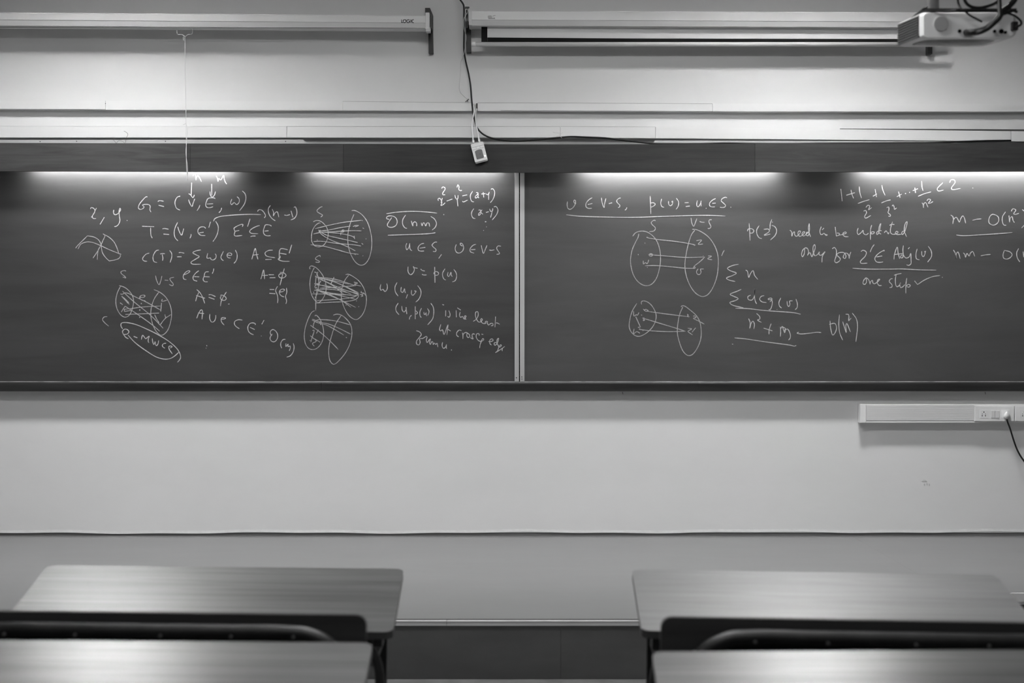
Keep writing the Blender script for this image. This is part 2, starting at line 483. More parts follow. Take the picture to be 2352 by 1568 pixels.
W1 = [
 ('chalk_equation', [(A, '375,705 385,680 430,690 455,730 445,770 420,810 405,845 430,875 475,875; 485,685 455,735; 415,835 388,852; 625,852 548,980; 795,720 790,770 810,805 850,800 890,765 918,715 908,690 890,740 895,830 905,910 880,980 840,1015 805,1020; 1028,912 1042,912')]),
 ('chalk_equation', [(A, '1400,488 1380,483 1300,560 1245,640 1240,690 1275,712 1320,695 1340,665 1310,635 1350,622 1420,625 1450,650 1445,720 1465,760; 1588,572 1610,555 1695,565; 1602,637 1698,660; 1992,472 1940,490 1900,560 1900,630 1930,695 1990,725'),
   (B, '103,535 130,610 165,658 185,600 215,520; 308,632 290,680 255,735; 583,520 570,508 520,503 455,515 425,570 412,640 435,675 490,680 545,662; 435,615 545,610; 700,682 685,730 650,772; 882,525 860,600 880,625 925,588 965,625 1010,590 1012,520 975,482; 1070,378 1120,430 1135,510 1110,610 1022,735')]),
 ('chalk_note', [(B, '185,110 200,68 222,80 235,185 240,150 265,105 300,140 335,212; 160,232 150,450; 105,428 140,450 180,500 210,450; 600,110 622,150 632,208 650,155 680,182 735,100 745,160 765,220 790,255; 520,255 520,460; 490,390 495,450 525,490 565,460 588,390')]),
 ('chalk_equation', [(A, '1305,1015 1522,1022; 1457,1040 1465,1180 1488,1228; 1672,1062 1700,1055 1783,1068; 1690,1155 1790,1163; 1945,943 1900,1040 1882,1130 1900,1220 1950,1278; 1945,1022 1975,1110 2015,1175 2040,1110 2055,1055; 2185,1155 2185,1185 2165,1232'),
   (B, '410,1055 390,1030 320,1030 275,1075 275,1130 320,1175 405,1182; 290,1135 375,1123; 498,935 467,1040; 590,922 635,1010 630,1120 590,1220 540,1292; 1070,1025 1082,985 1050,982 925,1045 920,1060 938,1110 925,1165 940,1188 1068,1180; 940,1105 1015,1090; 1210,880 1165,1022; 1385,1003 1340,1012 1230,1070 1202,1110 1230,1140 1355,1150; 1218,1202 1250,1192 1312,1190; 1597,1015 1570,995 1490,990 1472,1020 1450,1110 1470,1165 1520,1187 1580,1183; 1470,1103 1543,1095')]),
 ('chalk_note', [(B, '555,925 570,885 650,845 850,818 1200,800 1405,805; 1342,750 1370,718 1420,725 1470,780 1488,830 1465,865; 1578,638 1540,700 1550,790 1600,870 1665,917; 1608,705 1635,770 1630,828 1670,765 1700,755 1728,852; 1828,812 1870,820 1930,803; 1948,738 1982,855; 2000,680 2020,662 2048,720 2050,800 2010,870 1942,902')]),
 ('chalk_sketch', [(A, '110,1410 120,1390 320,1187; 320,1187 440,1210 520,1260 565,1340 575,1420 590,1490 650,1580 720,1645; 715,1638 820,1620 890,1590 915,1550 910,1535; 150,1425 200,1340 300,1298 400,1303 540,1355 700,1430 885,1505 930,1522; 600,1150 635,1180 600,1270 560,1360 500,1470 420,1588; 600,1150 720,1220 800,1300 850,1400 885,1505; 545,1385 515,1440 505,1500 497,1618')]),
 ('chalk_equation', [(A, '1435,1498 1380,1515 1320,1580 1313,1610 1345,1640 1395,1645; 1610,1442 1560,1455 1510,1530 1500,1590 1520,1650 1575,1668; 1632,1515 1655,1507 1715,1508; 1665,1520 1680,1590 1672,1635; 1800,1450 1835,1500 1838,1570 1808,1668; 1965,1492 2000,1487 2065,1500; 1935,1565 2015,1563'),
   (B, '325,1440 230,1460 180,1490 240,1530 295,1560 220,1612 145,1665 165,1692 325,1698; 448,1500 435,1585 470,1590 495,1585 510,1612 545,1622 590,1590 600,1545 582,1510; 732,1465 700,1530 685,1575 705,1615 735,1635; 800,1530 870,1540 880,1515 845,1495 805,1510 800,1560 825,1583 860,1585; 945,1443 975,1510 975,1590 950,1650 918,1682; 1242,1610 1270,1510 1305,1415 1325,1510 1352,1612; 1258,1535 1362,1522; 1620,1445 1540,1452 1480,1495 1500,1545 1580,1570 1660,1580; 1485,1615 1598,1610; 1893,1438 1770,1418 1745,1445 1735,1560; 1740,1498 1865,1520; 1755,1545 1750,1580 1715,1605 1730,1620 1800,1643 1922,1646; 1735,1560 1740,1610; 1960,1350 1915,1500')]),
 ('chalk_sketch', [(C, '1015,332 985,322 925,345 930,375 990,425 1010,455 955,438; 1545,412 1570,510 1610,577 1640,510 1662,420; 1712,495 1775,500; 1880,442 1805,465 1815,500 1868,570 1850,595 1790,572; 890,592 990,625 1080,700 1140,800 1148,910 1125,1020 1070,1130 1000,1162 920,1120 850,1000 832,860 860,720 915,608; 1515,665 1610,705 1720,790 1800,920 1835,1080 1815,1260 1750,1420 1655,1488 1570,1430 1500,1300 1462,1140 1475,970 1530,820 1605,712; 950,692 1140,870 1460,1130 1685,1362; 915,742 945,750 1010,722 1200,805 1380,890 1640,1035; 1655,905 1640,1058; 980,1020 1100,1008 1300,980 1635,960; 985,1015 985,1058; 985,1058 1100,1042; 1003,1113 1610,1088; 1000,965 1200,1095 1500,1310 1620,1415; 1003,960 960,1020 930,1070; 940,780 950,800 1075,930; 960,800 1050,912; 975,810 1065,900; 908,903 958,938; 1265,805 1330,805 1358,780 1330,765 1275,780 1262,820 1300,855 1365,868; 1668,835 1660,875 1755,855; 1530,1115 1570,1200 1612,1262; 1715,1112 1725,1155 1740,1165 1822,1115; 1740,1165 1690,1220 1630,1300; 1290,908 1290,926; 1264,1020 1262,1045; 1262,1155 1262,1172; 680,1152 620,1160 592,1205 630,1260 705,1325')]),
 ('chalk_equation', [(Dd, '5,400 60,385 125,340 115,325 60,345 15,400 5,430 20,475 65,485; 288,325 230,370 185,440 195,490 260,515; 208,432 295,436; 468,343 410,350 392,380 382,430 365,480 390,520 450,525; 385,432 482,437; 558,285 550,330 530,378')]),
 ('chalk_equation', [(Dd, '1405,478 1430,390 1455,310 1465,390 1472,478; 1420,412 1530,408; 1545,398 1640,398; 1565,452 1665,450; 1750,355 1820,365 1858,410 1820,450 1760,455 1725,420 1745,385 1790,380; 1828,285 1795,400 1750,588; 1565,663 1645,665; 1558,732 1665,740; 1705,605 1670,680 1700,760 1712,840 1705,908; 1740,710 1800,700 1832,670 1800,655 1750,680 1740,730 1770,775 1825,797; 1865,635 1872,710 1850,790 1868,870 1855,922')]),
 ('chalk_equation', [(Dd, '250,665 300,710 350,790 395,915; 290,710 250,800 230,875; 240,770 400,822; 465,760 500,755 590,793; 465,803 570,840; 675,770 710,765 770,800 780,835 750,858 700,850 675,815 690,785; 785,708 720,810 690,880 678,962; 816,926 840,924')]),
 ('chalk_equation', [(Dd, '250,1182 285,1090 330,1030 350,1040 345,1200; 275,1085 382,1097; 487,1105 485,1190 520,1250 565,1235 590,1180 592,1125; 690,1200 740,1195 770,1180 750,1168 700,1175 688,1205 700,1250 745,1305; 1072,1215 1000,1208 935,1240 930,1290 965,1335 1018,1368; 1300,1300 1308,1285 1270,1265 1210,1275 1172,1330 1180,1410 1220,1455 1275,1478; 1210,1345 1295,1385; 1462,1215 1422,1288; 1408,1500 1416,1500')]),
 ('chalk_note', [(E, '485,512 455,460 460,410 520,395 700,425 900,505 1150,630 1350,760 1480,890 1525,990 1520,1050 1470,1112; 580,620 700,750 900,900 1100,1020 1250,1055 1350,1040 1430,990 1495,930; 505,610 560,605 598,565 570,525 520,515 482,555 500,610 545,665 590,688; 683,645 750,672; 820,702 845,625 895,685 905,685 962,640 945,700 945,740 960,758; 1018,680 1025,740 1045,792 1070,740 1075,790 1095,812 1120,780 1132,718; 1268,768 1225,775 1198,805 1210,835 1245,858; 1340,855 1378,830 1350,818 1318,825 1320,870 1380,962; 1996,803 2000,822; 1986,853 1989,861')]),
 ('chalk_equation', [(Ff, '280,600 250,640 238,690 270,735 320,740 365,690 375,620 340,550 290,522 250,545 242,590 270,635; 515,698 470,705 432,760 432,820 450,858; 525,770 522,828 565,785 560,830 598,820 600,860 582,905; 655,768 670,830 655,920 600,995 537,1018')]),
 ('chalk_sketch', [(G, '475,190 435,205 378,260 385,285 440,320 478,345 445,380; 310,465 350,445 430,450 520,520 572,620 575,720 540,830 480,895 400,917 330,890 285,820 278,720 300,610 360,520 425,483 440,493; 1000,262 1060,262 1180,330 1280,460 1340,640 1365,820 1350,1000 1300,1150 1230,1230 1160,1245 1080,1200 1000,1080 950,940 930,760 950,590 1000,430 1043,330; 345,588 600,525 850,475 1180,437; 410,635 600,610 800,570 980,543; 1025,552 1060,535 1125,530 1060,558; 312,683 450,655 700,640 1000,625 1178,628; 430,650 650,660 850,685 1030,735 1060,775; 430,640 550,705 750,755 950,800 1112,838; 410,630 460,690 600,780 850,880 970,935 1068,988; 315,820 450,815 750,855 1050,880 1170,900; 262,877 500,905 750,970 950,1025 1128,1050; 1060,1045 1070,1062; 820,655 860,640 862,615 835,615 805,665 805,705; 1045,718 1050,760; 1188,438 1196,446; 1200,575 1225,588; 1255,768 1263,776; 1180,850 1208,873; 1202,1074 1208,1080; 380,788 384,798; 405,610 440,650; 440,612 410,648'), ]),
 ('chalk_sketch', [(G, '435,1100 430,1072 360,1105 350,1135 420,1175 415,1192 350,1190'), (H, '252,220 245,190 265,162 340,180 430,260 500,370 540,500 540,600 510,700 450,790 400,820 340,780 280,680 250,540 255,400 290,270 330,190; 890,318 940,310 1040,360 1140,440 1220,560 1262,700 1265,820 1230,970 1160,1080 1080,1127 980,1080 890,960 830,800 812,660 845,500 890,400 950,325; 345,360 700,400 1080,520; 380,370 650,420 960,490; 380,360 700,450 1130,660; 400,375 700,520 900,600 1130,665; 400,370 750,470 1120,640; 420,400 640,500 870,680; 340,500 550,520 800,590 995,670; 430,560 700,545 900,530 1080,515; 350,480 560,535 900,600 1130,680; 340,595 450,580 700,590 960,650; 345,590 600,650 900,720 1060,755; 380,600 600,690 830,790 990,905; 400,590 700,720 1075,908; 280,665 600,668 1110,692; 400,600 700,660 1090,695; 365,785 700,765 1000,730 1130,680; 342,832 600,815 950,795 1090,755 1135,690; 685,362 625,490; 360,370 345,530; 410,350 405,540 380,660 340,740; 380,560 360,700 355,965; 330,270 370,285 390,340 410,440; 395,265 375,320 400,360; 345,340 385,370; 330,480 430,480; 335,525 350,560 380,540; 425,430 445,440 400,480; 325,600 400,600; 315,625 320,650; 1040,452 1110,470 1050,490 1170,525; 1180,615 1170,640 1225,650 1180,680; 1150,670 1205,700 1165,715; 1225,650 1270,710; 1085,783 1092,797; 898,860 906,872; 1127,890 1133,900; 515,490 540,494')]),
 ('chalk_sketch', [(Ff, '1040,182 990,210 920,340 865,520 855,680 885,800 940,865 1005,882 1080,860 1160,770 1200,640 1198,520 1160,380 1110,300 1060,262 1045,280; 1375,263 1440,245 1520,262 1610,330 1690,440 1712,570 1690,730 1620,900 1500,1060 1385,1148 1320,1090 1295,960 1300,820 1350,620 1420,420 1520,265; 990,352 1100,400 1250,440 1400,520 1565,620; 995,335 1150,390 1300,425 1500,510 1690,605; 1010,495 1030,400 1080,352 1200,345 1400,365 1550,400 1680,438; 965,445 1000,470 1100,540 1200,620 1330,740 1465,880; 1000,540 1030,535 1000,650 970,750; 960,632 1010,672 1070,730 1000,775 1035,822; 1040,690 1140,750; 1110,525 1072,592; 1125,375 1155,440; 1155,370 1130,410; 1605,660 1618,672; 955,713 963,722')]),
 ('chalk_equation', [(I, '1132,178 1150,152 1190,165 1195,190 1150,265 1155,290 1195,290; 1408,160 1425,112 1445,150 1440,195 1465,215 1498,213; 1075,400 1065,370 1095,355 1130,400 1135,440 1120,485 1150,475 1195,435; 1145,350 1120,440; 1222,405 1325,368; 1370,295 1385,350 1410,372 1425,350 1428,298; 1412,370 1425,498; 1505,312 1592,292; 1505,405 1520,420 1602,385; 1690,228 1650,300 1655,370 1680,412 1715,420; 1752,255 1775,250 1790,290 1780,330 1745,350 1738,325 1770,290 1795,255; 1780,320 1802,350; 1848,278 1920,270; 1880,245 1890,340; 1930,275 1960,290 1985,260 1990,240; 1978,260 1978,382; 2018,193 2050,183 2085,230 2080,310 2045,390 2008,433; 1712,540 1675,600 1672,660 1700,710 1740,720; 1795,570 1825,565 1840,600 1830,640 1800,662 1795,640 1830,600 1862,560; 1840,610 1875,642; 1930,610 1980,595; 1995,545 2015,590 2045,580 2052,535; 2050,550 2030,640 2012,703; 2070,510 2110,503 2145,560 2125,640 2042,745; 1912,777 1937,777; 1936,866 1942,872; 1883,930 1889,937; 1170,640 1173,657')]),
 ('chalk_equation', [(I, '138,632 350,602 620,590 850,600 1050,622; 190,735 140,718 150,685 220,670 300,700 332,770 310,840 240,877 170,865 155,830 180,780 235,700; 483,655 432,740 430,820 470,885 508,897; 585,760 615,855 620,800 650,778 680,800 682,857; 765,795 780,850 800,800 820,800 845,852 870,800 900,800 917,865; 935,680 1000,725 1038,800 1020,870 960,928; 163,1020 400,1012 850,995 960,985 1020,973')]),
 ('chalk_equation', [(I, '505,1162 488,1215 505,1280 540,1240 560,1165; 558,1190 565,1270 598,1300; 815,1165 760,1180 710,1235 715,1290 760,1305 815,1303; 738,1253 838,1238; 1048,1142 1010,1145 960,1195 975,1225 1032,1280 1020,1312 975,1310; 1130,1365 1078,1438; 1395,1185 1375,1260 1400,1325 1450,1340 1510,1300 1528,1230 1500,1170 1470,1165 1468,1190 1510,1215; 1750,1182 1700,1200 1645,1265 1650,1315 1718,1343; 1660,1280 1740,1275; 1845,1200 1860,1270 1885,1347 1920,1270 1950,1200; 1988,1285 2030,1292 2082,1280; 2200,1218 2150,1212 2122,1250 2140,1290 2175,1350 2120,1365')]),
 ('chalk_equation', [(J, '528,172 525,250 550,305 580,318 625,275 640,220 622,170 640,190 700,203; 752,215 780,240 830,253; 778,308 800,322 862,323; 1007,180 1012,462; 992,310 1000,275 1040,262 1078,290 1060,325 1012,330; 1193,210 1150,290 1155,360 1180,402 1207,413; 1248,270 1240,335 1262,350 1300,275 1305,330 1325,350; 1350,222 1390,280 1402,350 1375,425 1325,448')]),
 ('chalk_equation', [(J, '38,490 25,560 40,600 75,582 110,622 145,590 155,530 142,475; 330,458 292,540 300,630 350,705; 405,540 400,620 430,638 465,570 470,615 480,648; 520,672 492,745; 590,595 590,670 615,688 660,640 670,615 640,610 675,625; 700,515 752,590 758,670 720,760 665,812')]),
 ('chalk_sentence', [(J, '352,828 310,900 312,970 365,1040; 415,882 425,960 455,990 490,950 497,905; 490,905 505,1025; 590,1048 560,1080 550,1125; 657,888 657,1118; 665,965 695,1000 680,1028 665,1020; 770,920 740,990 745,1060 765,1090; 812,992 820,1035 845,1020 850,1000 852,1030 862,1065; 875,925 905,980 882,1055; 937,832 980,900 990,1000 970,1110 880,1222; 1143,855 1175,865; 1205,962 1203,1068; 1262,962 1285,1040 1265,1085 1240,1068; 1413,915 1475,955; 1392,960 1397,1085; 1465,990 1455,1060 1475,1085 1510,1070 1530,1110 1560,1118; 1545,1105 1575,1065 1550,1060 1545,1095 1575,1125; 1700,1158 1750,1125 1790,1050 1780,985 1750,990 1740,1050 1760,1120 1800,1170 1840,1165 1865,1125 1850,1108 1835,1130 1850,1175 1890,1198 1930,1190 1960,1165 1925,1160 1915,1190 1950,1185 1975,1225 2010,1200 2050,1195 2055,1230 2020,1238; 2103,1072 2092,1262; 2110,1185 2140,1190 2178,1212')]),
 ('chalk_sentence', [(J, '1118,1210 1095,1310 1115,1330 1145,1310 1175,1395 1215,1300 1248,1218 1225,1402; 1240,1300 1295,1332; 1488,1325 1450,1315 1405,1360 1405,1410 1440,1438; 1505,1362 1515,1400 1515,1475; 1515,1400 1545,1365 1580,1360 1635,1400; 1590,1372 1585,1420 1610,1450 1640,1430 1620,1385 1590,1372; 1730,1390 1690,1385 1680,1420 1698,1478 1650,1450; 1810,1415 1800,1378 1765,1385 1755,1440 1790,1500 1840,1518 1890,1490 1880,1470 1862,1480 1845,1520 1825,1580 1815,1640; 1850,1388 1882,1395'),
   (K, '1738,735 1780,740 1825,715 1810,692 1775,700 1760,740 1770,780 1798,803; 1890,760 1860,755 1840,775 1855,805 1890,780 1925,680 1905,690 1890,750 1910,800 1935,845; 1935,845 1975,810 1960,797 1930,830 1900,910 1862,940; 1862,940 1950,885 2035,825; 2000,850 1985,885 1990,910')]),
 ('chalk_sentence', [(K, '440,542 500,565 530,610 490,670 445,730 450,785 485,798 510,750 500,690 560,680 620,645 635,660 620,710 635,755 680,700 695,690 680,760 695,790 720,740 740,750 745,790 770,765 790,790 815,770 828,840; 915,750 905,810 930,860 965,840 985,790 980,830 988,872; 1066,890 1082,890')]),
]
LAB1 = ['chalked x, y', 'chalked G = (V, E, w)', 'chalked n and m with down arrows', "chalked T = (V, E') with E' subset of E", 'chalked (n-1) with overline arrow',
  'chalk sketch of crossing petals', "chalked c(T) sum of w(e), A subset of E'", 'chalk sketch of two sets joined by edges', "chalked e in E'", 'chalked A = phi and e in braces',
  'chalked A = phi', "chalked A U e in E'", 'chalked e-MWCE inside a long oval', 'chalked O(m)', 'top chalk sketch of two sets with many edges', 'middle chalk sketch densely overdrawn', 'lower chalk sketch of two tilted ovals',
  'chalked difference of squares', 'chalked O(nm) between two lines', 'chalked u in S, v in V-S', 'chalked v = p(u)', 'chalked w(u,v)', 'chalked (u, p(u)) is the least', 'chalked wt crossing edge', 'chalked from u']
for (nm, dat), lb in zip(W1, LAB1):
    sk = nm == 'chalk_sketch'
    words(nm, dat, BO, M['chalk_faint' if sk else 'chalk'], cb1, 1.5 if sk else 1.65, lb)

W2 = [
 ('chalk_equation', [(L, '105,255 98,320 115,380 150,397 200,370 245,300 250,240 232,228 218,260 235,285 262,292; 550,187 490,225 440,290 440,350 480,378 545,378; 470,310 552,292; 717,187 730,280 765,365 775,290 798,200; 850,295 908,278; 1063,192 1030,200 990,245 1010,285 1048,325 1040,355 1015,367; 1172,362 1172,380 1140,413; 1595,155 1600,300 1605,480; 1598,285 1650,278 1685,300 1660,335 1605,360; 1800,208 1785,290 1805,345 1845,362; 1925,248 1930,310 1960,332 1995,300 1998,248 1985,262 2000,275; 2065,195 2105,260 2098,340 2060,397; 2215,278 2285,275; 2235,347 2308,337; 82,495 350,522 900,537 1350,540 1800,525 2350,508 2700,506 2949,518'),
   (U, '485,315 472,380 480,420 500,428 535,380 555,320; 548,330 552,420; 635,460 650,452; 815,280 755,310 702,370 710,415 750,432 800,430; 752,368 815,363; 1018,268 990,258 930,285 912,320 950,360 992,405 975,435 930,443 890,438; 1080,440 1092,435')], 'chalked v in V-S, p(v) = u in S underlined'),
 ('chalk_sketch', [(L, '1690,605 1670,592 1615,630 1625,665 1690,735 1660,785 1578,797'), (Mm, '260,410 310,350 400,320 500,328 600,385 690,490 745,640 762,820 740,1000 680,1180 590,1280 490,1300 380,1250 290,1140 235,980 222,830 250,660 310,520 360,420 370,365; 1330,285 1400,290 1520,345 1640,440 1740,590 1795,760 1800,960 1770,1160 1690,1360 1600,1470 1510,1495 1400,1440 1300,1310 1225,1120 1200,930 1225,720 1265,540 1320,380 1380,300; 508,430 540,437; 515,425 530,437 700,468 1000,500 1260,540 1390,568; 1390,568 1365,578; 630,748 900,770 1230,793 1555,784; 1560,782 1480,860 1370,945; 1370,945 1355,985 1385,985 1375,955; 480,943 650,938 900,955 1200,985 1370,988; 545,745 585,725 625,745 590,770 550,755; 565,745 600,740 612,755; 450,850 455,910 490,885 520,905 550,835; 478,530 486,538; 360,733 362,750; 521,968 527,976; 1526,764 1533,768; 1405,490 1500,480 1440,555 1525,550; 1615,765 1680,770 1610,815 1690,835; 1440,995 1408,1050 1430,1095 1470,1095 1492,1050 1480,1005 1540,1000; 1910,662 1885,705 1862,765; 1310,80 1325,170 1358,232 1390,160 1415,92; 1465,145 1500,157 1555,160; 1685,112 1640,118 1635,160 1668,235 1650,268 1610,272')], 'upper chalk sketch of two ovals S and V-S'),
 ('chalk_sketch', [(N, '335,285 250,430 205,600 200,720 240,810 320,872 400,875 520,810 610,720 665,620 682,500 650,400 580,300 500,250 440,243 415,265 420,305; 1132,350 1145,330 1190,332 1300,410 1400,500 1465,610 1495,780 1480,950 1400,1130 1320,1215 1250,1222 1170,1150 1100,980 1065,820 1075,640 1110,470 1165,345; 450,388 490,425 540,420 505,395 470,405; 530,430 850,475 1260,525; 1240,480 1260,500 1240,520 1282,528; 435,550 520,575 800,660 1080,745 1210,790; 375,755 395,740; 375,755 600,780 900,795 1210,788; 450,570 475,585 455,598 450,580; 435,552 470,548; 275,425 285,515 325,490 345,500 373,450; 410,495 428,497; 315,525 400,715; 355,718 388,716; 285,742 275,830 335,795 390,823; 443,765 445,782; 1350,520 1372,510 1400,540 1352,555 1450,605 1550,660; 1250,732 1320,745 1255,790 1275,810 1338,853; 1393,727 1328,805')], 'lower chalk sketch of two ovals joined by a wedge'),
 ('chalk_equation', [(O, '443,130 330,155 240,205 300,250 402,290 330,335 222,380 270,415 380,440; 568,235 600,255 625,368 650,310 702,245 730,330 790,405')], 'chalked sum of n'),
 ('chalk_equation', [(O, '490,583 420,615 288,672 350,705 435,750 380,785 285,820 320,860 530,915; 662,685 610,715 620,765 680,775 720,720 735,575 730,720 745,800 768,845; 905,695 850,710 822,760 860,805 945,820; 1005,810 1045,760 1030,738 975,755 985,770 1030,765 1048,800 1035,900 1005,950 985,943; 1203,735 1168,820 1180,885 1218,920; 1315,795 1325,870 1345,890 1368,850 1360,795 1415,788; 1475,755 1500,840 1495,910 1460,950; 385,922 600,928 900,962 1450,1005 1560,1030; 1132,942 1137,946')], 'chalked sum of deg(v) underlined'),
 ('chalk_equation', [(O, '622,1108 650,1180 642,1285 670,1190 700,1155 728,1210 715,1297; 765,1015 820,1070 825,1115 785,1135 855,1178; 892,1280 1050,1328; 1028,1200 995,1300 990,1392; 1195,1255 1200,1350 1195,1432; 1195,1300 1230,1250 1250,1310 1272,1360 1290,1310 1325,1298 1372,1390 1370,1460 1342,1495; 1230,1255 1285,1290 1262,1330; 1527,1352 1495,1370 1560,1385 1750,1368 1850,1355 1930,1360'), (P_, '55,750 250,768 600,820 1050,880 1140,898 1165,885; 10,860 30,865')], 'chalked n squared + m between underlines'),
 ('chalk_equation', [(P_, '1775,443 1790,600 1825,700 1870,650 1892,560 1860,490 1760,508; 1945,333 1932,500 1950,660 2003,790; 2003,458 2068,657 2060,540 2075,490 2143,643; 2055,325 2105,330 2115,360 2110,445; 2110,445 2155,395; 2175,303 2250,410 2270,540 2258,680 2240,820')], 'chalked O(n squared) at the arrow'),
 ('chalk_sentence', [(Q, '240,255 250,400 255,567; 207,400 225,360 290,355 325,390 300,430 260,432; 420,298 375,380 385,460 420,515 468,532; 500,365 590,362 605,400 510,470 560,465 622,448; 650,185 622,260 615,370; 655,230 663,240; 645,293 700,315 735,380 710,470 622,558; 972,378 1005,410 1010,487 1035,420 1055,410 1060,460 1090,490 1150,440 1165,400 1130,400 1120,450 1150,490 1210,460 1240,410 1205,415 1195,460 1225,485 1280,440 1320,420; 1320,260 1308,350 1325,440 1347,500; 1325,260 1320,410 1275,420 1270,470 1300,480 1325,430; 1540,315 1515,390 1530,455 1560,455 1585,435 1610,455 1650,465 1630,475 1605,455; 1587,342 1555,375; 1790,322 1810,487; 1810,487 1860,465 1865,440 1820,430; 1860,470 1930,455 1990,430 1980,412 1935,430 1930,465 1970,495 2030,497'),
   (Rr_, '558,968 538,1040 560,1085 610,1050 645,1010 650,1060 700,1090 745,1060; 800,915 780,1000 778,1180; 785,1075 800,1040 845,1040 835,1068 790,1075; 980,1018 935,1015 890,1050 895,1085 925,1060 965,885 935,950 930,1050 968,1078; 1025,1055 1060,1020 1100,1075 1110,1045; 1175,855 1140,980 1145,1060 1190,1082 1265,1060 1275,1040 1245,1030 1225,1060 1260,1085 1340,1078; 1122,922 1150,905 1210,905; 1410,1020 1360,1030 1340,1060 1355,1085 1395,1030 1438,855 1415,870 1390,950 1390,1030 1428,1125')], "chalked p(z') need to be updated"),
 ('chalk_sentence', [(Q, '1250,695 1205,740 1185,820 1200,858 1235,800 1245,700 1290,710 1310,780 1290,835; 1290,835 1330,785 1345,800 1370,860 1395,800 1430,700 1420,640 1395,670 1395,770 1425,840 1480,810 1505,770 1500,820 1540,830 1580,790 1605,768 1560,850 1550,960; 1735,715 1775,692 1810,740 1805,850 1780,940 1810,965 1870,930 1880,890 1820,825 1850,790 1930,780 1965,795; 1965,795 1985,850 1965,890 1935,870 1950,820 1965,795; 1965,790 2010,800 2035,845 2040,890 2050,830 2072,772'),
   (S, '450,450 490,428 545,460 530,530 440,630 450,660 565,660; 690,325 650,380 615,462; 862,448 870,430 840,440 740,510 700,580 730,635 800,645 850,637; 732,548 832,530; 1045,592 1055,500 1105,372 1120,480 1148,582; 1050,505 1200,487; 1215,515 1180,515 1165,560 1195,565 1215,520; 1215,340 1205,430 1225,530 1265,568 1320,545 1345,485 1352,600 1350,670 1310,700 1270,688; 1325,375 1300,405; 1462,402 1440,500 1450,580 1505,602; 1545,445 1550,520 1575,542 1600,500 1605,450 1592,455 1622,442; 1662,355 1715,440 1720,540 1650,642; 300,750 500,765 900,768 1200,765 1500,780 1805,785')], "chalked only for z' in Adj(v) underlined"),
 ('chalk_sentence', [(S, '545,915 500,970 490,1030 520,1042 550,1000 545,925 590,960 615,1038 620,1000 655,970 665,1015 690,1030 745,1000 790,950 760,955 745,1010 775,1060 825,1062; 1022,938 985,945 960,990 1010,1050 1005,1090 963,1100; 1045,880 1100,860 1180,845; 1085,865 1070,950 1080,1060 1100,1085 1140,1060 1165,1010 1150,1050 1165,1100 1210,1080 1240,1045; 1275,928 1260,1050 1258,1205; 1265,1080 1300,1042 1338,1060 1320,1090 1280,1085; 1415,978 1470,1045; 1470,1045 1600,960 1750,900 1875,882; 1912,910 1920,918')], 'chalked one step with a tick'),
 ('chalk_equation', [(Rr_, '245,265 270,485; 343,378 497,332; 428,280 445,360 475,435; 577,220 585,320 617,432; 550,528 650,490 760,458; 823,397 893,355; 862,270 887,410; 982,195 1000,280 1043,382; 973,517 1080,475 1142,462; 1253,405 1340,358; 1283,313 1312,422; 1400,352 1418,343; 1475,327 1490,327; 1540,297 1632,260; 1578,243 1590,337; 1702,123 1705,220 1725,298; 1635,398 1750,350 1870,318; 2082,152 1980,265 2000,300 2095,285; 2205,150 2225,105 2280,100 2305,140 2235,250 2250,275 2400,255; 1705,515 1725,540 1732,605 1740,530 1770,510 1815,595; 1795,480 1820,448 1862,460 1820,525 1860,518 1905,490; 655,665 690,652 708,690 672,765 690,790 785,742; 695,600 730,560 765,570 745,638 800,600; 1068,605 1105,590 1110,640 1095,690 1140,735 1135,755 1100,755; 1168,575 1185,552 1205,590 1210,632 1250,605; 2618,252 2626,245')], 'chalked series of inverse squares less than 2'),
 ('chalk_equation', [(T, '1030,420 1070,450 1080,520 1068,580; 1068,580 1085,500 1130,460 1160,500 1188,548 1215,480 1250,435 1280,480 1300,568; 1422,517 1500,497 1585,490; 1795,402 1750,430 1718,500 1725,565 1790,602 1850,585 1895,530 1890,460 1850,425 1785,405; 2020,362 1965,450 1962,540 1990,600 2032,605; 2080,430 2092,550; 2092,550 2100,480 2135,450 2155,520 2180,557; 2122,355 2150,310 2205,330 2165,400 2200,408 2260,388; 2320,320 2400,400 2400,540 2308,655; 1132,780 1250,793 1600,775 2000,748 2142,735')], 'chalked m - O(n squared) underlined'),
 ('chalk_equation', [(T, '1080,1050 1115,1110 1128,1205 1130,1130 1160,1085 1185,1140 1202,1208; 1258,1100 1285,1130 1298,1183 1325,1112 1365,1160 1385,1110 1425,1077 1465,1165; 1572,1155 1650,1140 1750,1130; 2000,1055 1975,1130 1985,1195 2040,1213 2100,1190 2138,1135 2100,1085 2005,1058; 2255,1022 2220,1100 2235,1200 2278,1265; 2335,1080 2350,1180; 2350,1180 2360,1110 2390,1105 2410,1180')], 'chalked nm - O( at the frame edge'),
]
for nm, dat, lb in W2:
    sk = nm == 'chalk_sketch'
    words(nm, dat, BO, M['chalk_faint' if sk else 'chalk'], cb2, 1.65, lb)
strokes('chalk_smear', [(P_, '835,455 880,480 920,560 930,690 880,820; 850,540 860,620; 945,640 950,740')], BO, M['smear'], cb2, 3.2, 'rubbed grey chalk smear')

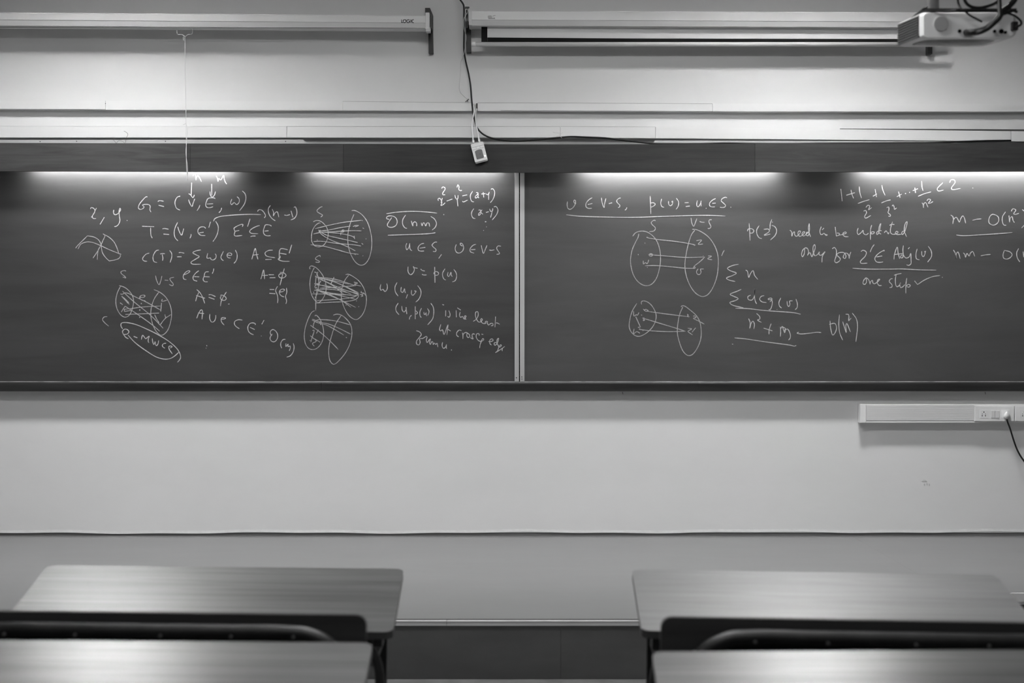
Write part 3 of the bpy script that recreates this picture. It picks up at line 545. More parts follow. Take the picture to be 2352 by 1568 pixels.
# chalk ledge under both boards
PR = 0.075
led = empty('chalk_ledge', at(1176, 898, 0), 'long dark wooden chalk ledge with a shiny lip, its highlight painted pale, under both chalkboards', 'ledge')
def lz(py, off): return CZ + (CY - py) * (D - off) / F
def ledge_piece(px0, px1, name, m, prof):
    bm = bmesh.new()
    add_profile(bm, prof, at(px0, 0, PR).x, at(px1, 0, PR).x)
    o = link(name, bm, m, led, smooth=False)
    return o
zt_, zb_ = lz(876.5, PR), lz(898.5, PR)
prof = [(-0.001, zt_ - 0.006), (-PR + 0.022, zt_ - 0.006), (-PR + 0.018, zt_ + 0.000), (-PR + 0.010, zt_ + 0.0012), (-PR + 0.004, zt_ - 0.002), (-PR + 0.0005, zt_ - 0.009), (-PR, zt_ - 0.018),
        (-PR + 0.001, zb_ + 0.004), (-PR + 0.005, zb_), (-0.001, zb_)]
cx = [-420, 738, 1604, 2760]
for i in range(3):
    ledge_piece(cx[i] + 0.3, cx[i+1] - 0.3, 'ledge_board', M['ledge'], prof)
M['glint'] = mat('lip_highlight_paint', 0.42, 0.30, 0.6, (9, 9, 30), 6, spec=0.5)  # pale colour paints the bright highlight along the ledge lip
bm = bmesh.new()
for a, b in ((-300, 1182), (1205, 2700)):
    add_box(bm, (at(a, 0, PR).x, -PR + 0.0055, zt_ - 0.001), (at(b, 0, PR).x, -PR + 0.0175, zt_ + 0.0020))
link('lip_highlight', bm, M['glint'], led)
for px in (1430, 2262.5):
    a = at(px, 900, 0.004); b = at(px + 1, 905.5, 0.004)
    tube('nail', [a, b], 0.0016, M['screw'], led, 6, 0)

# ================================================================== PELMET with the hidden tubes
PO = 0.17
pel = empty('light_pelmet', at(1176, 393, 0), 'dark stained wooden pelmet board above the chalkboards hiding the tube lights', 'pelmet')
joints = [-420, 437, 789, 1734, 2760]
def ptop(px): return 328 + (331.5 - 328) * (1 - abs(px - 1300) / 1300) if px < 1300 else 331.5 - (px - 1300) / 1300 * 4.5
def pbot(px): return 393.2 + 3.0 * (1 - min(1, abs(px - 1280) / 1200))
for i in range(4):
    a, b = joints[i] + 0.35, joints[i+1] - 0.35
    n = 8
    pts = []
    for j in range(n + 1):
        px = a + (b - a) * j / n
        pts.append((px, ptop(px)))
    for j in range(n, -1, -1):
        px = a + (b - a) * j / n
        pts.append((px, pbot(px)))
    dof = [0.000, -0.002, 0.0015, 0.0][i]
    pprism('fascia_board', pts, PO + dof, PO - 0.018, M['pelmet%d' % i], pel)
box('joint_light_stop', (at(-420, 0, PO).x, -PO + 0.019, lz(390, PO)), (at(2760, 0, PO).x, -PO + 0.024, lz(336, PO)), M['pelmet2'], pel)  # unseen board added to stop tube light leaking through the joints
box('top_board', (at(-420, 0, PO).x, -PO + 0.025, lz(336, PO)), (at(2760, 0, PO).x, -0.001, lz(336, PO) + 0.012), M['pelmet2'], pel)
for i, (a, b) in enumerate(((72, 528), (712, 1150), (1338, 1786), (1978, 2440))):
    lab = ['tube light hidden behind the pelmet, leftmost over the left chalkboard', 'tube light hidden behind the pelmet, right half of the left chalkboard',
           'tube light hidden behind the pelmet, left half of the right chalkboard', 'tube light hidden behind the pelmet, rightmost over the right chalkboard'][i]
    p0 = at(a, 0, 0.09).x; p1 = at(b, 0, 0.09).x
    zt = lz(384, PO) + 0.038
    t = empty('tube_light', ((p0 + p1) / 2, -0.095, zt), lab, 'light', 'tube lights behind the pelmet')
    box('batten', (p0 - 0.03, -0.12, zt + 0.026), (p1 + 0.03, -0.07, zt + 0.062), M['lamp_body'], t)
    tube('lamp_tube', [(p0, -0.095, zt), (p1, -0.095, zt)], 0.013, M['tube'], t, 12, 0)
    for q in (p0 - 0.012, p1 + 0.012):
        box('lamp_holder', (q - 0.011, -0.108, zt - 0.017), (q + 0.011, -0.082, zt + 0.027), M['plastic'], t)

# ================================================================== TRUNKINGS AND STRIPS ABOVE THE PELMET
def trunk(name, label, pieces, y0f, y1f, off, m, part='cover_length'):
    x0 = pieces[0][0]; x1 = pieces[-1][1]
    t = empty(name, at((x0 + x1) / 2, 0.5 * (y0f(1176) + y1f(1176)), 0), label, 'trunking')
    for a, b, o in pieces:
        pts = [(a, y0f(a)), (b, y0f(b)), (b, y1f(b)), (a, y1f(a))]
        pprism(part, pts, o, 0.0005, m, t, 0.0012)
    return t
up0 = lambda x: 231 + max(0, x - 600) / 600 * 6 if x < 1200 else 237 + min(1, (x - 1200) / 700) * 1.5
up1 = lambda x: 251.5 + (x / 1176.0) * 3.5 if x < 1176 else 255 + min(1, (x - 1176) / 700) * 2.5
ut = trunk('cable_trunking', 'upper white cable trunking running above the pelmet, under the projection screens', 
      [(-420, 242, 0.034), (242.6, 787, 0.035), (787.4, 1084, 0.034), (1097, 1636, 0.034), (1636.5, 2760, 0.036)], up0, up1, 0.034, M['plastic'])
for a, b in ((1084, 1097),):
    pprism('trunk_base', [(a, 238), (b, 238), (b, 253), (a, 253)], 0.012, 0.0005, M['hole'] if False else M['plastic_grey'], ut)
pprism('open_slot', [(1094.2, 237), (1096, 237), (1096, 250.5), (1094.2, 250.5)], 0.030, 0.0125, M['hole'], ut, label='dark open end of the trunking')
p = at(242.3, 237.5, 0.036); disc('screw', (p.x, -0.0362, p.z), 0.0026, 0.002, M['screw'], ut, 8)
lo0 = lambda x: 289.5 + (x / 1176) * 1.2 if x < 1500 else 291 + (x - 1500) / 850 * 10
lo1 = lambda x: 316 if x < 1505 else 317.5 + (x - 1500) / 850 * 7.5
lt = trunk('cable_trunking', 'lower white cable trunking lying just above the wooden pelmet', 
      [(-420, 658.6, 0.045), (659.2, 1287, 0.045), (1287.6, 1505.5, 0.045), (1506, 2322, 0.047), (2323, 2760, 0.05)], lo0, lo1, 0.045, M['plastic'])
M['seam'] = mat('grey_seam', 0.34, 0.8)  # thin grey line along the trunking edges
for t_, a, b, f, o in ((ut, 787, 1084, up0, .035), (ut, 1097, 1636, up0, .035), (lt, -420, 658, lo0, .0455), (lt, 659, 1287, lo0, .0455), (lt, 1288, 1505, lo0, .0455)):
    pprism('seam', [(a, f(a) - 0.5), (b, f(b) - 0.5), (b, f(b) + 0.05), (a, f(a) + 0.05)], o, 0.001, M['seam'] if a > 0 else M['plastic_grey'], t_)
for a, b in ((-420, 242), (1150, 1636), (1636.5, 2760)):
    pprism('seam', [(a, up1(a) - 1.6), (b, up1(b) - 1.6), (b, up1(b) - 1.1), (a, up1(a) - 1.1)], 0.0366, 0.030, M['seam'], ut)
pprism('sagging_gap', [(1930, 295.2), (2322, 297.0), (2760, 300), (2760, 304), (2322, 300.4)], 0.0485, 0.004, M['screw'], lt, label='dark gap where the cover sags')
# flat metal strips resting on the pelmet
def strip(label, pix, screws):
    t = empty('metal_strip', at(pix[0][0], pix[0][1], 0.05), label, 'strip')
    pprism('strip_plate', pix, 0.10, 0.094, M['alu'], t)
    for sx, sy in screws:
        p = at(sx, sy, 0.102); disc('screw', (p.x, -0.102, p.z), 0.0034, 0.003, M['screw'], t, 8)
    return t
strip('bright metal strip with screws resting on the pelmet at the left', [(-300, 321.5), (696, 320.5), (707, 329.5), (-300, 329.5)], ((92, 325), (176, 324.3), (380, 324.3), (656, 324.6)))
strip('bright metal strip resting on the pelmet at the right', [(1504, 322.5), (1760, 323), (2200, 325), (2200, 331.5), (1498, 331.5)], ())
# loose wires standing behind the pelmet at the left
t = empty('loose_wire', at(275, 328, 0.1), 'thin bent loose wires sticking up from the left end of the pelmet', 'wire')
tube('wire_strand', [at(x, y, 0.11) for x, y in ((284.5, 301.5), (287, 302), (293.8, 308), (289.5, 318), (288, 328))], 0.0012, M['wire'], t, 6, 4)
tube('wire_strand', [at(x, y, 0.11) for x, y in ((258, 318.5), (264, 325), (267, 328.5), (271, 324), (276, 323), (283, 325.5), (286, 328.5))], 0.0011, M['wire'], t, 6, 4)

# ================================================================== LEFT PROJECTION SCREEN (rolled up)
def casing_profile(yc, ztop, h, dep):
    """rounded square case: front face, lower bevel, slot"""
    return [(-yc - dep, ztop - 0.006), (-yc - dep + 0.006, ztop), (-yc - 0.004, ztop), (-yc, ztop - 0.004), (-yc, ztop - h + 0.002), (-yc - 0.004, ztop - h),
            (-yc - dep + 0.012, ztop - h), (-yc - dep + 0.003, ztop - h + 0.030), (-yc - dep, ztop - h + 0.032)]
SO = 0.165     # front of the cases
ls = empty('projection_screen', at(520, 50, 0), 'rolled-up projection screen in white case at top left, black lettering near its right end', 'projection screen')
xa, xb = at(-600, 0, SO).x, at(977.5, 0, SO).x
za, zb = CZ + (CY - 23.5) * (D - SO) / F, CZ + (CY - 35.0) * (D - SO) / F
h = (64.5 - 35) * (D - SO) / F
bm = bmesh.new()
add_profile(bm, casing_profile(SO - 0.105, za, h, 0.105), xa, xb, zb - za)
link('case', bm, M['casing'], ls)
# white end cap and its lower catch
pbox('end_cap', 977, 28.5, 986.6, 66.5, SO + 0.004, SO - 0.11, M['plastic'], ls, 0.003)
pbox('end_catch', 978, 62, 988.6, 72.6, SO + 0.001, SO - 0.05, M['plastic_grey'], ls, 0.003)
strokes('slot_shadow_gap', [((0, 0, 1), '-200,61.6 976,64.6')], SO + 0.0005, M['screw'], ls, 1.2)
# lettering
bmL = [((900, 0, 7.84), '174,352 174,403; 171,404 199,404; 256,381 249,401 230,408 211,401 204,381 211,361 230,354 249,361 256,381; 320,363 300,354 282,357 270,372 270,392 282,404 300,408 318,398 322,383; 322,383 302,383; 344,352 344,409; 394,355 380,355 364,366 362,385 368,400 382,408 394,407')]
strokes('case_lettering', bmL, SO + 0.0002, M['ink'], ls, 1.6, 'black letters LOGIC on the case', 0.0006)
# wire handle and cord below the case
HO = 0.13
tube('pull_handle', [at(x, y, HO) for x, y in ((408, 67), (407, 69.5), (406.6, 75), (407.5, 78), (410, 79.3), (417, 79.2), (421, 81.5), (424.5, 84.5), (427, 83), (431, 79.6), (438, 79.2), (440.8, 78), (441.8, 75), (441.6, 69), (441, 66.5))], 0.0021, M['cord'], ls, 7, 4)
cord = empty('pull_cord', at(425, 84, HO), 'thin white pull cord hanging from the left screen past the trunkings to the chalkboard', 'cord')
tube('cord_strand', [at(x, y, HO + 0.06 * k) for x, y, k in ((424.8, 83, 0), (425, 120, .1), (425.5, 180, .3), (426.5, 230, .6), (427, 260, .7), (427.5, 285, .8), (427.5, 310, .9), (428, 340, 1), (428, 370, 1.0), (429, 395, 1.0), (430, 413, 1.0))], 0.0017, M['cord'], cord, 6, 4)
tube('cord_strand', [at(x, y, HO + 0.06 * k) for x, y, k in ((427.3, 284, .8), (429.5, 292, .85), (429.3, 320, .95), (427, 350, 1), (430.5, 382, 1.0), (431, 398, 1.0), (430, 413.5, 1.0))], 0.0016, M['cord'], cord, 6, 4)
tube('knot', [at(x, y, HO + 0.002) for x, y in ((424, 82), (422, 84), (420.5, 86.5), (422, 88), (422, 90), (420.8, 91), (422.6, 93))], 0.0024, M['cord'], cord, 6, 3)
tube('knot', [at(x, y, HO + 0.05) for x, y in ((427.5, 282), (425, 285), (421, 285.5), (420.5, 287))], 0.0017, M['cord'], cord, 6, 3)

# ================================================================== BRACKETS
def bracket(label, outline, off, back):
    t = empty('wall_bracket', at(outline[0][0], outline[0][1], 0), label, 'bracket', None)
    pprism('bracket_plate', outline, off, back, M['steel_black'], t, 0.001)
    return t
b1 = bracket('black steel wall bracket holding the right end of the left screen case', [(976.2, 18), (987.5, 18), (994.3, 34), (994.3, 70), (995.3, 121.5), (984.5, 121.5), (984, 62), (976.5, 40)], 0.040, 0.001)
pprism('bracket_arm', [(987.5, 24), (990.5, 30), (991, 64), (987.5, 64)], SO - 0.02, 0.0405, M['steel_black'], b1)
b2 = bracket('black steel wall bracket holding the left end of the right screen case', [(1067.8, 15), (1078, 15), (1080, 50), (1081.3, 62), (1082.4, 120), (1071.2, 120), (1069, 60)], 0.040, 0.001)
pprism('bracket_arm', [(1070.5, 22), (1073.5, 22), (1074.5, 64), (1071.5, 64)], SO - 0.03, 0.0405, M['steel_black'], b2)
b3 = bracket('black steel wall bracket behind the projector, only its foot showing', [(2130, 14), (2141.5, 14), (2141.5, 123.8), (2130, 123.8)], 0.040, 0.001)

# ================================================================== RIGHT PROJECTION SCREEN (partly lowered)
rs = empty('projection_screen', at(1600, 60, 0), 'projection screen at top right, slightly lowered so its black-bordered cloth shows', 'projection screen')
xa, xb = at(1083, 0, SO).x, at(2160, 0, SO).x
za = CZ + (CY - 23.5) * (D - SO) / F
h = (57.5 - 23.5) * (D - SO) / F
bm = bmesh.new()
add_profile(bm, casing_profile(SO - 0.115, za, h, 0.115), xa, xb, CZ + (CY - 28) * (D - SO) / F - za)
link('case', bm, M['casing'], rs)
pprism('end_cap', [(1075.5, 19), (1084.3, 19.3), (1083.5, 58), (1076.5, 57)], SO + 0.006, SO - 0.12, M['plastic_grey'], rs, 0.002)
pprism('end_catch', [(1068.5, 20), (1075, 20), (1075, 49), (1070, 48), (1069, 44)], SO - 0.03, SO - 0.06, M['plastic_grey'], rs, 0.002)
p = at(1072.3, 44.7, SO - 0.028); disc('screw', (p.x, -SO + 0.0285, p.z), 0.0025, 0.004, M['screw'], rs, 8)
strokes('faded_print', [((900, 0, 7.84), '1730,285 1770,283 1800,285; 1728,298 1805,300; 1728,310 1808,312; 1732,326 1858,330; 1740,336 1860,336; 1832,318 1850,322; 1812,292 1850,280 1868,278')], SO + 0.0002, M['faint'], rs, 1.0, 'faded illegible maker print on the case', 0.0005)
CO = 0.115    # cloth plane
cyb = lambda x: 96.0 + (x > 1600) * 0.4
bm = bmesh.new()
def quad(bm, pix, off, th=0.0015):
    pts = [at(x, y, off) for x, y in pix]
    add_prism(bm, [(p.x, p.z) for p in pts], -off, -off + th)
quad(bm, [(1119, 50), (2088, 50), (2088, 90), (1119, 87)], CO)
link('cloth', bm, M['cloth'], rs)
bm = bmesh.new()
quad(bm, [(1105.6, 50), (1119.4, 50), (1119.4, 96.3), (1105.6, 96.3)], CO + 0.0016)
quad(bm, [(1119.5, 86.0), (1500, 88.6), (2104, 89.4), (2104, 97.2), (1500, 96.8), (1119.5, 96.3)], CO + 0.0016)
quad(bm, [(2090, 50), (2104, 50), (2104, 89.3), (2090, 89.3)], CO + 0.0016)
link('black_border', bm, M['black'], rs)
a = at(1092, 101.6, CO); b = at(2150, 101.8, CO)
tube('bottom_bar', [a, b], 0.0130, M['casing'], rs, 14, 0)
for x0, x1 in ((1082.5, 1092.5), (2150, 2164)):
    a = at(x0, 101.4, CO); b = at(x1, 101.4, CO)
    tube('bar_cap', [a, b], 0.0146, M['plastic'], rs, 14, 0)

# ================================================================== CABLES
bc = tube('black_cable', [at(x, y, o) for x, y, o in ((1040, -30, .06), (1056, -2, .10), (1063, 8, .14), (1065.5, 16, .17), (1065.5, 40, .185), (1066, 62, .18), (1065.6, 90, .10), (1066, 118, .06),
    (1070, 142, .05), (1076, 168, .05), (1080.5, 195, .05), (1083, 225, .05), (1085, 245, .052), (1087, 262, .055), (1091, 278, .06), (1097, 295, .07), (1108, 307, .08), (1124, 315.5, .10), (1145, 320.5, .12), (1175, 323.4, .14), (1200, 323.4, .14),
    (1240, 320, .13), (1287, 315.6, .10), (1310, 313.8, .09), (1345, 315, .10), (1390, 317, .12), (1430, 322, .14), (1470, 326.5, .155), (1500, 329.3, .16), (1560, 330, .162), (1620, 329.5, .162), (1665, 328.3, .162), (1720, 329.3, .162), (1800, 330, .16), (1900, 329, .16), (2060, 328.3, .16), (2150, 327.5, .15), (2215, 325, .14), (2260, 323.5, .12), (2322, 322.6, .10))],
    0.0052, M['cable'], None, 8, 5)
tag(bc, 'long black cable dropping between the two screens and lying along the pelmet', 'cable')
wc = tube('thin_wire', [at(x, y, o) for x, y, o in ((1076, 27, .15), (1071, 33, .19), (1065.5, 43, .20), (1065, 58, .195), (1067.5, 72, .16), (1070.5, 82, .12), (1070.3, 95, .09), (1068.3, 108, .075), (1066, 122, .075), (1063, 132, .03), (1058.5, 142, .01), (1058, 160, .006), (1056.5, 180, .006), (1055, 200, .006), (1057, 211, .006), (1064, 219, .006), (1074, 228, .008))],
    0.0017, M['plastic_grey'], None, 6, 4)
tag(wc, 'thin pale wire looping beside the black cable between the screens', 'wire')
tie = empty('cable_tie', at(1073, 231, 0.0), 'small black twisted tie stuck on the wall above the trunking gap', 'tie')
tube('tie_knot', [at(x, y, .008) for x, y in ((1069, 233.5), (1072, 232), (1074, 230.5), (1076.3, 227.5), (1077, 228.5))], 0.0020, M['cable'], tie, 6, 3)
tube('tie_end', [at(x, y, .008) for x, y in ((1072.3, 229.5), (1074, 231.5), (1074.6, 234))], 0.0016, M['cable'], tie, 6, 3)
# white cord tied round the black cable by the lower trunking
sp = empty('tie_wire', at(1287, 316, 0.1), 'pale twisted tie wire with spiky ends hanging the black cable on the lower trunking', 'tie')
for pts in (((1286.6, 291), (1286.8, 303), (1286.3, 312)), ((1270, 303.3), (1279, 304.5), (1286, 306)), ((1276, 314.5), (1282, 311), (1287, 308.5)), ((1286.5, 307), (1290, 306), (1293, 303.5)), ((1285.5, 312.5), (1289, 315), (1291, 317.6))):
    tube('wire_end', [at(x, y, .108) for x, y in pts], 0.0013, M['plastic_grey'], sp, 5, 3)

# hanging switch box with its two white leads
sw = empty('switch_box', at(1100, 372, 0.18), 'small white hanging switch box with grey rocker on two white leads over the pelmet', 'switch')
ang = R(14.3)
cxp, cyp = 1100.3, 348.6
def rot(u, v):   # local px -> px
    ca, sa = math.cos(-ang), math.sin(-ang)
    return (cxp + u * ca - v * sa, cyp + u * sa + v * ca)
SB = 0.185
def rrect(u0, v0, u1, v1, r=0.0, n=3):
    if r <= 0: return [(u0, v0), (u1, v0), (u1, v1), (u0, v1)]
    out = []
    for (cx_, cy_, a0) in ((u1 - r, v0 + r, -90), (u1 - r, v1 - r, 0), (u0 + r, v1 - r, 90), (u0 + r, v0 + r, 180)):
        for j in range(n + 1):
            a_ = R(a0 + 90 * j / n)
            out.append((cx_ + r * math.cos(a_), cy_ + r * math.sin(a_)))
    return out
pprism('switch_case', [rot(u, v) for u, v in rrect(-14.7, -21.3, 14.7, 21.3, 2.4)], SB + 0.028, SB, M['plastic'], sw)
pprism('case_back', [rot(u, v) for u, v in rrect(-14.3, -20.8, 14.9, 24.0, 2.4)], SB + 0.020, SB - 0.004, M['plastic_grey'], sw)
for v in (-13.6, -7.6):
    pprism('case_groove', [rot(u, w) for u, w in rrect(-13.2, v, 13.2, v + 0.7)], SB + 0.0284, SB + 0.027, M['faint'], sw)
for u in (-4.5, 4.5):
    pprism('case_groove', [rot(a_, w) for a_, w in rrect(u, -13, u + 0.5, -8)], SB + 0.0284, SB + 0.027, M['faint'], sw)
rk = [(-9.2, -3), (-5, -5), (0, -5.6), (5, -5), (7.8, -3), (7.8, 14.5), (6.8, 15.5), (-8.4, 15.5), (-9.2, 14.5)]
pprism('rocker', [rot(u, v) for u, v in rk], SB + 0.0305, SB + 0.027, M['button'], sw)
q = rot(1.0, 5.6); p = at(q[0], q[1], SB + 0.0307); disc('rocker_dot', (p.x, -SB - 0.0309, p.z), 0.0019, 0.001, M['hole'], sw, 8)
q = rot(10.8, 12.2); p = at(q[0], q[1], SB + 0.029); disc('indicator', (p.x, -SB - 0.0295, p.z), 0.0034, 0.003, M['led'], sw, 10, label='glowing indicator light')
lead = M['plastic']
tube('lead', [at(x, y, o) for x, y, o in ((1087, 243, .03), (1088.5, 250, .05), (1089, 257, .065), (1086.5, 268, .07), (1084.5, 279, .075), (1084.2, 295, .10), (1086.3, 315, .16), (1087, 328, SB + .008))], 0.0042, lead, sw, 7, 4)
tube('lead', [at(x, y, o) for x, y, o in ((1095, 250, .035), (1092.8, 257, .05), (1092, 265, .06), (1093.3, 282, .07), (1096.3, 300, .11), (1099, 315, .16), (1100.5, 326, SB + .008))], 0.0042, lead, sw, 7, 4)
for x, y in ((1087.3, 325), (1100.6, 322)):
    tube('lead_collar', [at(x - 0.4, y - 3, SB + 0.006), at(x + 0.3, y + 4, SB + 0.010)], 0.0062, lead, sw, 8, 0)

# ================================================================== SOCKET TRUNKING AT THE RIGHT
st = empty('socket_trunking', at(2160, 971, 0), 'white wall trunking with power sockets under the right end of the chalk ledge', 'trunking')
TO = 0.062
pbox('trunk_body', 1977.5, 927.8, 2700, 970.8, TO - 0.006, 0.0005, M['plastic'], st, 0.0015)
pbox('trunk_end_cap', 1975.5, 927.6, 1989.5, 971.2, TO, 0.0003, M['plastic'], st, 0.003)
bm = bmesh.new()
for j, y0 in enumerate((930.2, 935.2, 940.2, 945.2, 950.2, 955.2, 960.2)):
    a = at(1989.8, y0, TO - 0.003); b = at(2237, y0 + 4.8, TO - 0.003)
    add_box(bm, (a.x, -TO + 0.0035, a.z), (b.x, -TO + 0.0052, b.z), 0.0004, 1)
link('ribbed_cover', bm, M['plastic_grey'], st)
def socket_plate(x0, x1, full):
    pt = pprism('socket_plate', rrect(x0, 932.2, x1, 967.8, 1.2), TO + 0.004, TO - 0.01, M['plastic'], st, 0.003)
    def sub(name, pix, off, back, m, bev=0.0):
        pts = [at(x, y, off) for x, y in pix]
        bm_ = bmesh.new(); add_prism(bm_, [(p.x, p.z) for p in pts], -off, -back)
        if bev: bmesh.ops.bevel(bm_, geom=list(bm_.edges), offset=bev, segments=1, affect='EDGES')
        return link(name, bm_, m, pt)
    q = x0 - 2238.8
    sub('socket_face', rrect(2250.4 + q, 941, 2269.5 + q, 959.8), TO + 0.0055, TO + 0.0035, M['plastic'], 0.0005)
    for (hx, hy, hr) in ((2260, 946, 1.35), (2256.2, 950.6, .9), (2263.7, 950.6, .9), (2256.1, 954.5, 1.3), (2263.5, 954.5, 1.25)):
        p = at(hx + q, hy, TO + 0.006)
        disc('socket_hole', (p.x, -TO - 0.0060, p.z), hr * D / F, 0.002, M['hole'], pt, 8)
    for a_, b_, bk in ((2276.6, 2285.3, 0.0070), (2286.0, 2295.5, 0.0085)):
        sub('rocker', rrect(a_ + q, 942.8, b_ + q, 959.7, 0.5), TO + bk, TO + 0.0035, M['plastic_grey'], 0.001)
    if full:
        sub('socket_face', rrect(2300 + q, 941, 2320.5 + q, 959.8), TO + 0.0055, TO + 0.0035, M['plastic'], 0.0005)
    return pt
socket_plate(2238.8, 2330.0, True)
socket_plate(2331.6, 2423.0, True)
pg = empty('power_plug', at(2312.5, 955, TO + 0.02), 'white moulded plug with black cord in the right-hand socket', 'plug')
bm = bmesh.new()
rings = []
for (cy_, w_, h_, o_) in ((954.5, 7.6, 9.3, 0.006), (954.0, 7.6, 9.3, 0.018), (953.5, 6.3, 8.2, 0.034), (954.8, 4.2, 6.0, 0.043)):
    ring = []
    for j in range(14):
        a_ = 2 * math.pi * j / 14
        s_ = 1.0 - 0.45 * max(0, math.cos(a_))          # narrow at the top
        ring.append(bm.verts.new(at(2312.8 + w_ * s_ * math.sin(a_), cy_ - h_ * math.cos(a_), TO + o_)))
    rings.append(ring)
for a_, b_ in zip(rings, rings[1:]):
    for j in range(14): bm.faces.new((a_[j], a_[(j+1) % 14], b_[(j+1) % 14], b_[j]))
bm.faces.new(rings[0]); bm.faces.new(rings[-1])
link('plug_body', bm, M['plastic_grey'], pg, smooth=True)
tube('plug_cord', [at(x, y, o) for x, y, o in ((2312.5, 962, TO + .02), (2314, 968, TO + .025), (2319, 981, TO + .025), (2324, 997, TO + .022), (2330, 1016, TO + .02), (2337, 1034, TO + .02), (2346, 1050, TO + .02), (2358, 1066, TO + .02), (2380, 1090, TO), (2420, 1130, .04), (2480, 1214, .02))], 0.0052, M['cable'], pg, 8, 5)

# ================================================================== PROJECTOR
ZP = 5.0
pj = empty('projector', (1.62, ZP - D + 0.14, 2.62), 'blurred white ceiling projector with a round cover, ports and tangled black cables at top right', 'projector')
def atz(px, py, Z): return Vector(((px - CX) * Z / F, Z - D, CZ + (CY - py) * Z / F))
x0, x1 = atz(2114, 0, ZP).x, atz(2336, 0, ZP).x
zt, zb = atz(0, 28, ZP).z, atz(0, 88, ZP).z
dep = 0.29; rise = 0.030
def pv(u, w, v):   # u along x, w depth 0..1, v height 0..1
    return Vector((x0 + (x1 - x0) * u, ZP - D + dep * w, zb + (zt - zb) * v + rise * w))
bm = bmesh.new()
outline = []
for (cu, cv, a0) in ((0.945, 0.86, 0), (0.05, 0.86, 90), (0.05, 0.14, 180), (0.90, 0.22, 270)):
    ru, rv = (0.05, 0.14) if not (cu == 0.90) else (0.10, 0.22)
    for j in range(5):
        a_ = R(a0 + 90 * j / 4)
        outline.append((cu + ru * math.cos(a_), cv + rv * math.sin(a_)))
secs = []
for w, s in ((0.0, 0.93), (0.03, 1.0), (0.5, 1.0), (0.97, 1.0), (1.0, 0.94)):
    secs.append([bm.verts.new(pv(0.5 + (u - 0.5) * s, w, 0.5 + (v - 0.5) * s)) for u, v in outline])
for a_, b_ in zip(secs, secs[1:]):
    n = len(outline)
    for j in range(n): bm.faces.new((a_[j], a_[(j+1) % n], b_[(j+1) % n], b_[j]))
bm.faces.new(secs[0]); bm.faces.new(secs[-1][::-1])
link('body', bm, M['proj'], pj, smooth=False)
# louvred dark side towards the left
vent = bmesh.new()
for j in range(9):
    v0 = 0.06 + j * 0.096
    a_ = pv(-0.012, 0.05, v0); b_ = pv(0.002, 0.98, v0 + 0.062)
    vs = [pv(-0.014, 0.05, v0), pv(-0.014, 0.98, v0), pv(-0.004, 0.98, v0 + 0.085), pv(-0.004, 0.05, v0 + 0.085), pv(0.01, 0.05, v0), pv(0.01, 0.98, v0), pv(0.01, 0.98, v0 + 0.085), pv(0.01, 0.05, v0 + 0.085)]
    q = [vent.verts.new(p) for p in vs]
    for f in ((0,1,2,3), (4,7,6,5), (0,4,5,1), (1,5,6,2), (2,6,7,3), (3,7,4,0)): vent.faces.new([q[i] for i in f])
link('vent_grille', vent, M['proj_grey'], pj)
# bulging glossy base
bm = bmesh.new()
rows = []
for i in range(9):
    w = i / 8
    row = []
    for j in range(11):
        u = 0.02 + 0.90 * j / 10
        bul = 0.10 * math.sin(math.pi * min(1, w)) * math.sin(math.pi * (j / 10)) ** 0.5 if 0 < j < 10 else 0
        row.append(bm.verts.new(pv(u, w * 0.96 + 0.02, 0.03 - bul)))
    rows.append(row)
for a_, b_ in zip(rows, rows[1:]):
    for j in range(10): bm.faces.new((a_[j], a_[j+1], b_[j+1], b_[j]))
bmesh.ops.solidify(bm, geom=list(bm.faces), thickness=-0.003)
link('base_cover', bm, M['proj_base'], pj, smooth=True)
p = atz(2162, 54.5, ZP - 0.004)
disc('round_cover', (p.x, p.y, p.z), 0.0255, 0.012, M['proj_mid'], pj, 24)
bm = bmesh.new()
for sx, sy, r_ in ((2204.5, 71, .0062), (2219, 74, .0075), (2285, 71.5, .0055), (2300.5, 71.5, .0080), (2310, 74, .005)):
    p = atz(sx, sy, ZP - 0.004)
    disc('port', (p.x, p.y, p.z), r_, 0.012, M['hole'], pj, 12)
box('port_block', (atz(2321, 0, ZP).x, ZP - D - 0.016, atz(0, 71, ZP).z), (atz(2336, 0, ZP).x, ZP - D + 0.004, atz(0, 51, ZP).z), M['steel_black'], pj, 0.003)
# ceiling plate and pole
box('mount_plate', (atz(2120, 0, ZP).x, ZP - D + 0.01, zt + 0.010), (atz(2338, 0, ZP).x, ZP - D + 0.25, zt + 0.016), M['steel_black'], pj, 0.001)
for u, w in ((0.06, 0.06), (0.94, 0.06), (0.06, 0.8), (0.94, 0.8)):
    p = pv(u, w, 0.97); tube('mount_bolt', [p, (p.x, p.y, zt + 0.02)], 0.006, M['steel_black'], pj, 8, 0)
tube('mount_pole', [(atz(2158, 0, ZP).x + 0.02, ZP - D + 0.14, zt + 0.016), (atz(2158, 0, ZP).x + 0.02, ZP - D + 0.14, CEIL - 0.001)], 0.020, M['plastic_grey'], pj, 16, 0)
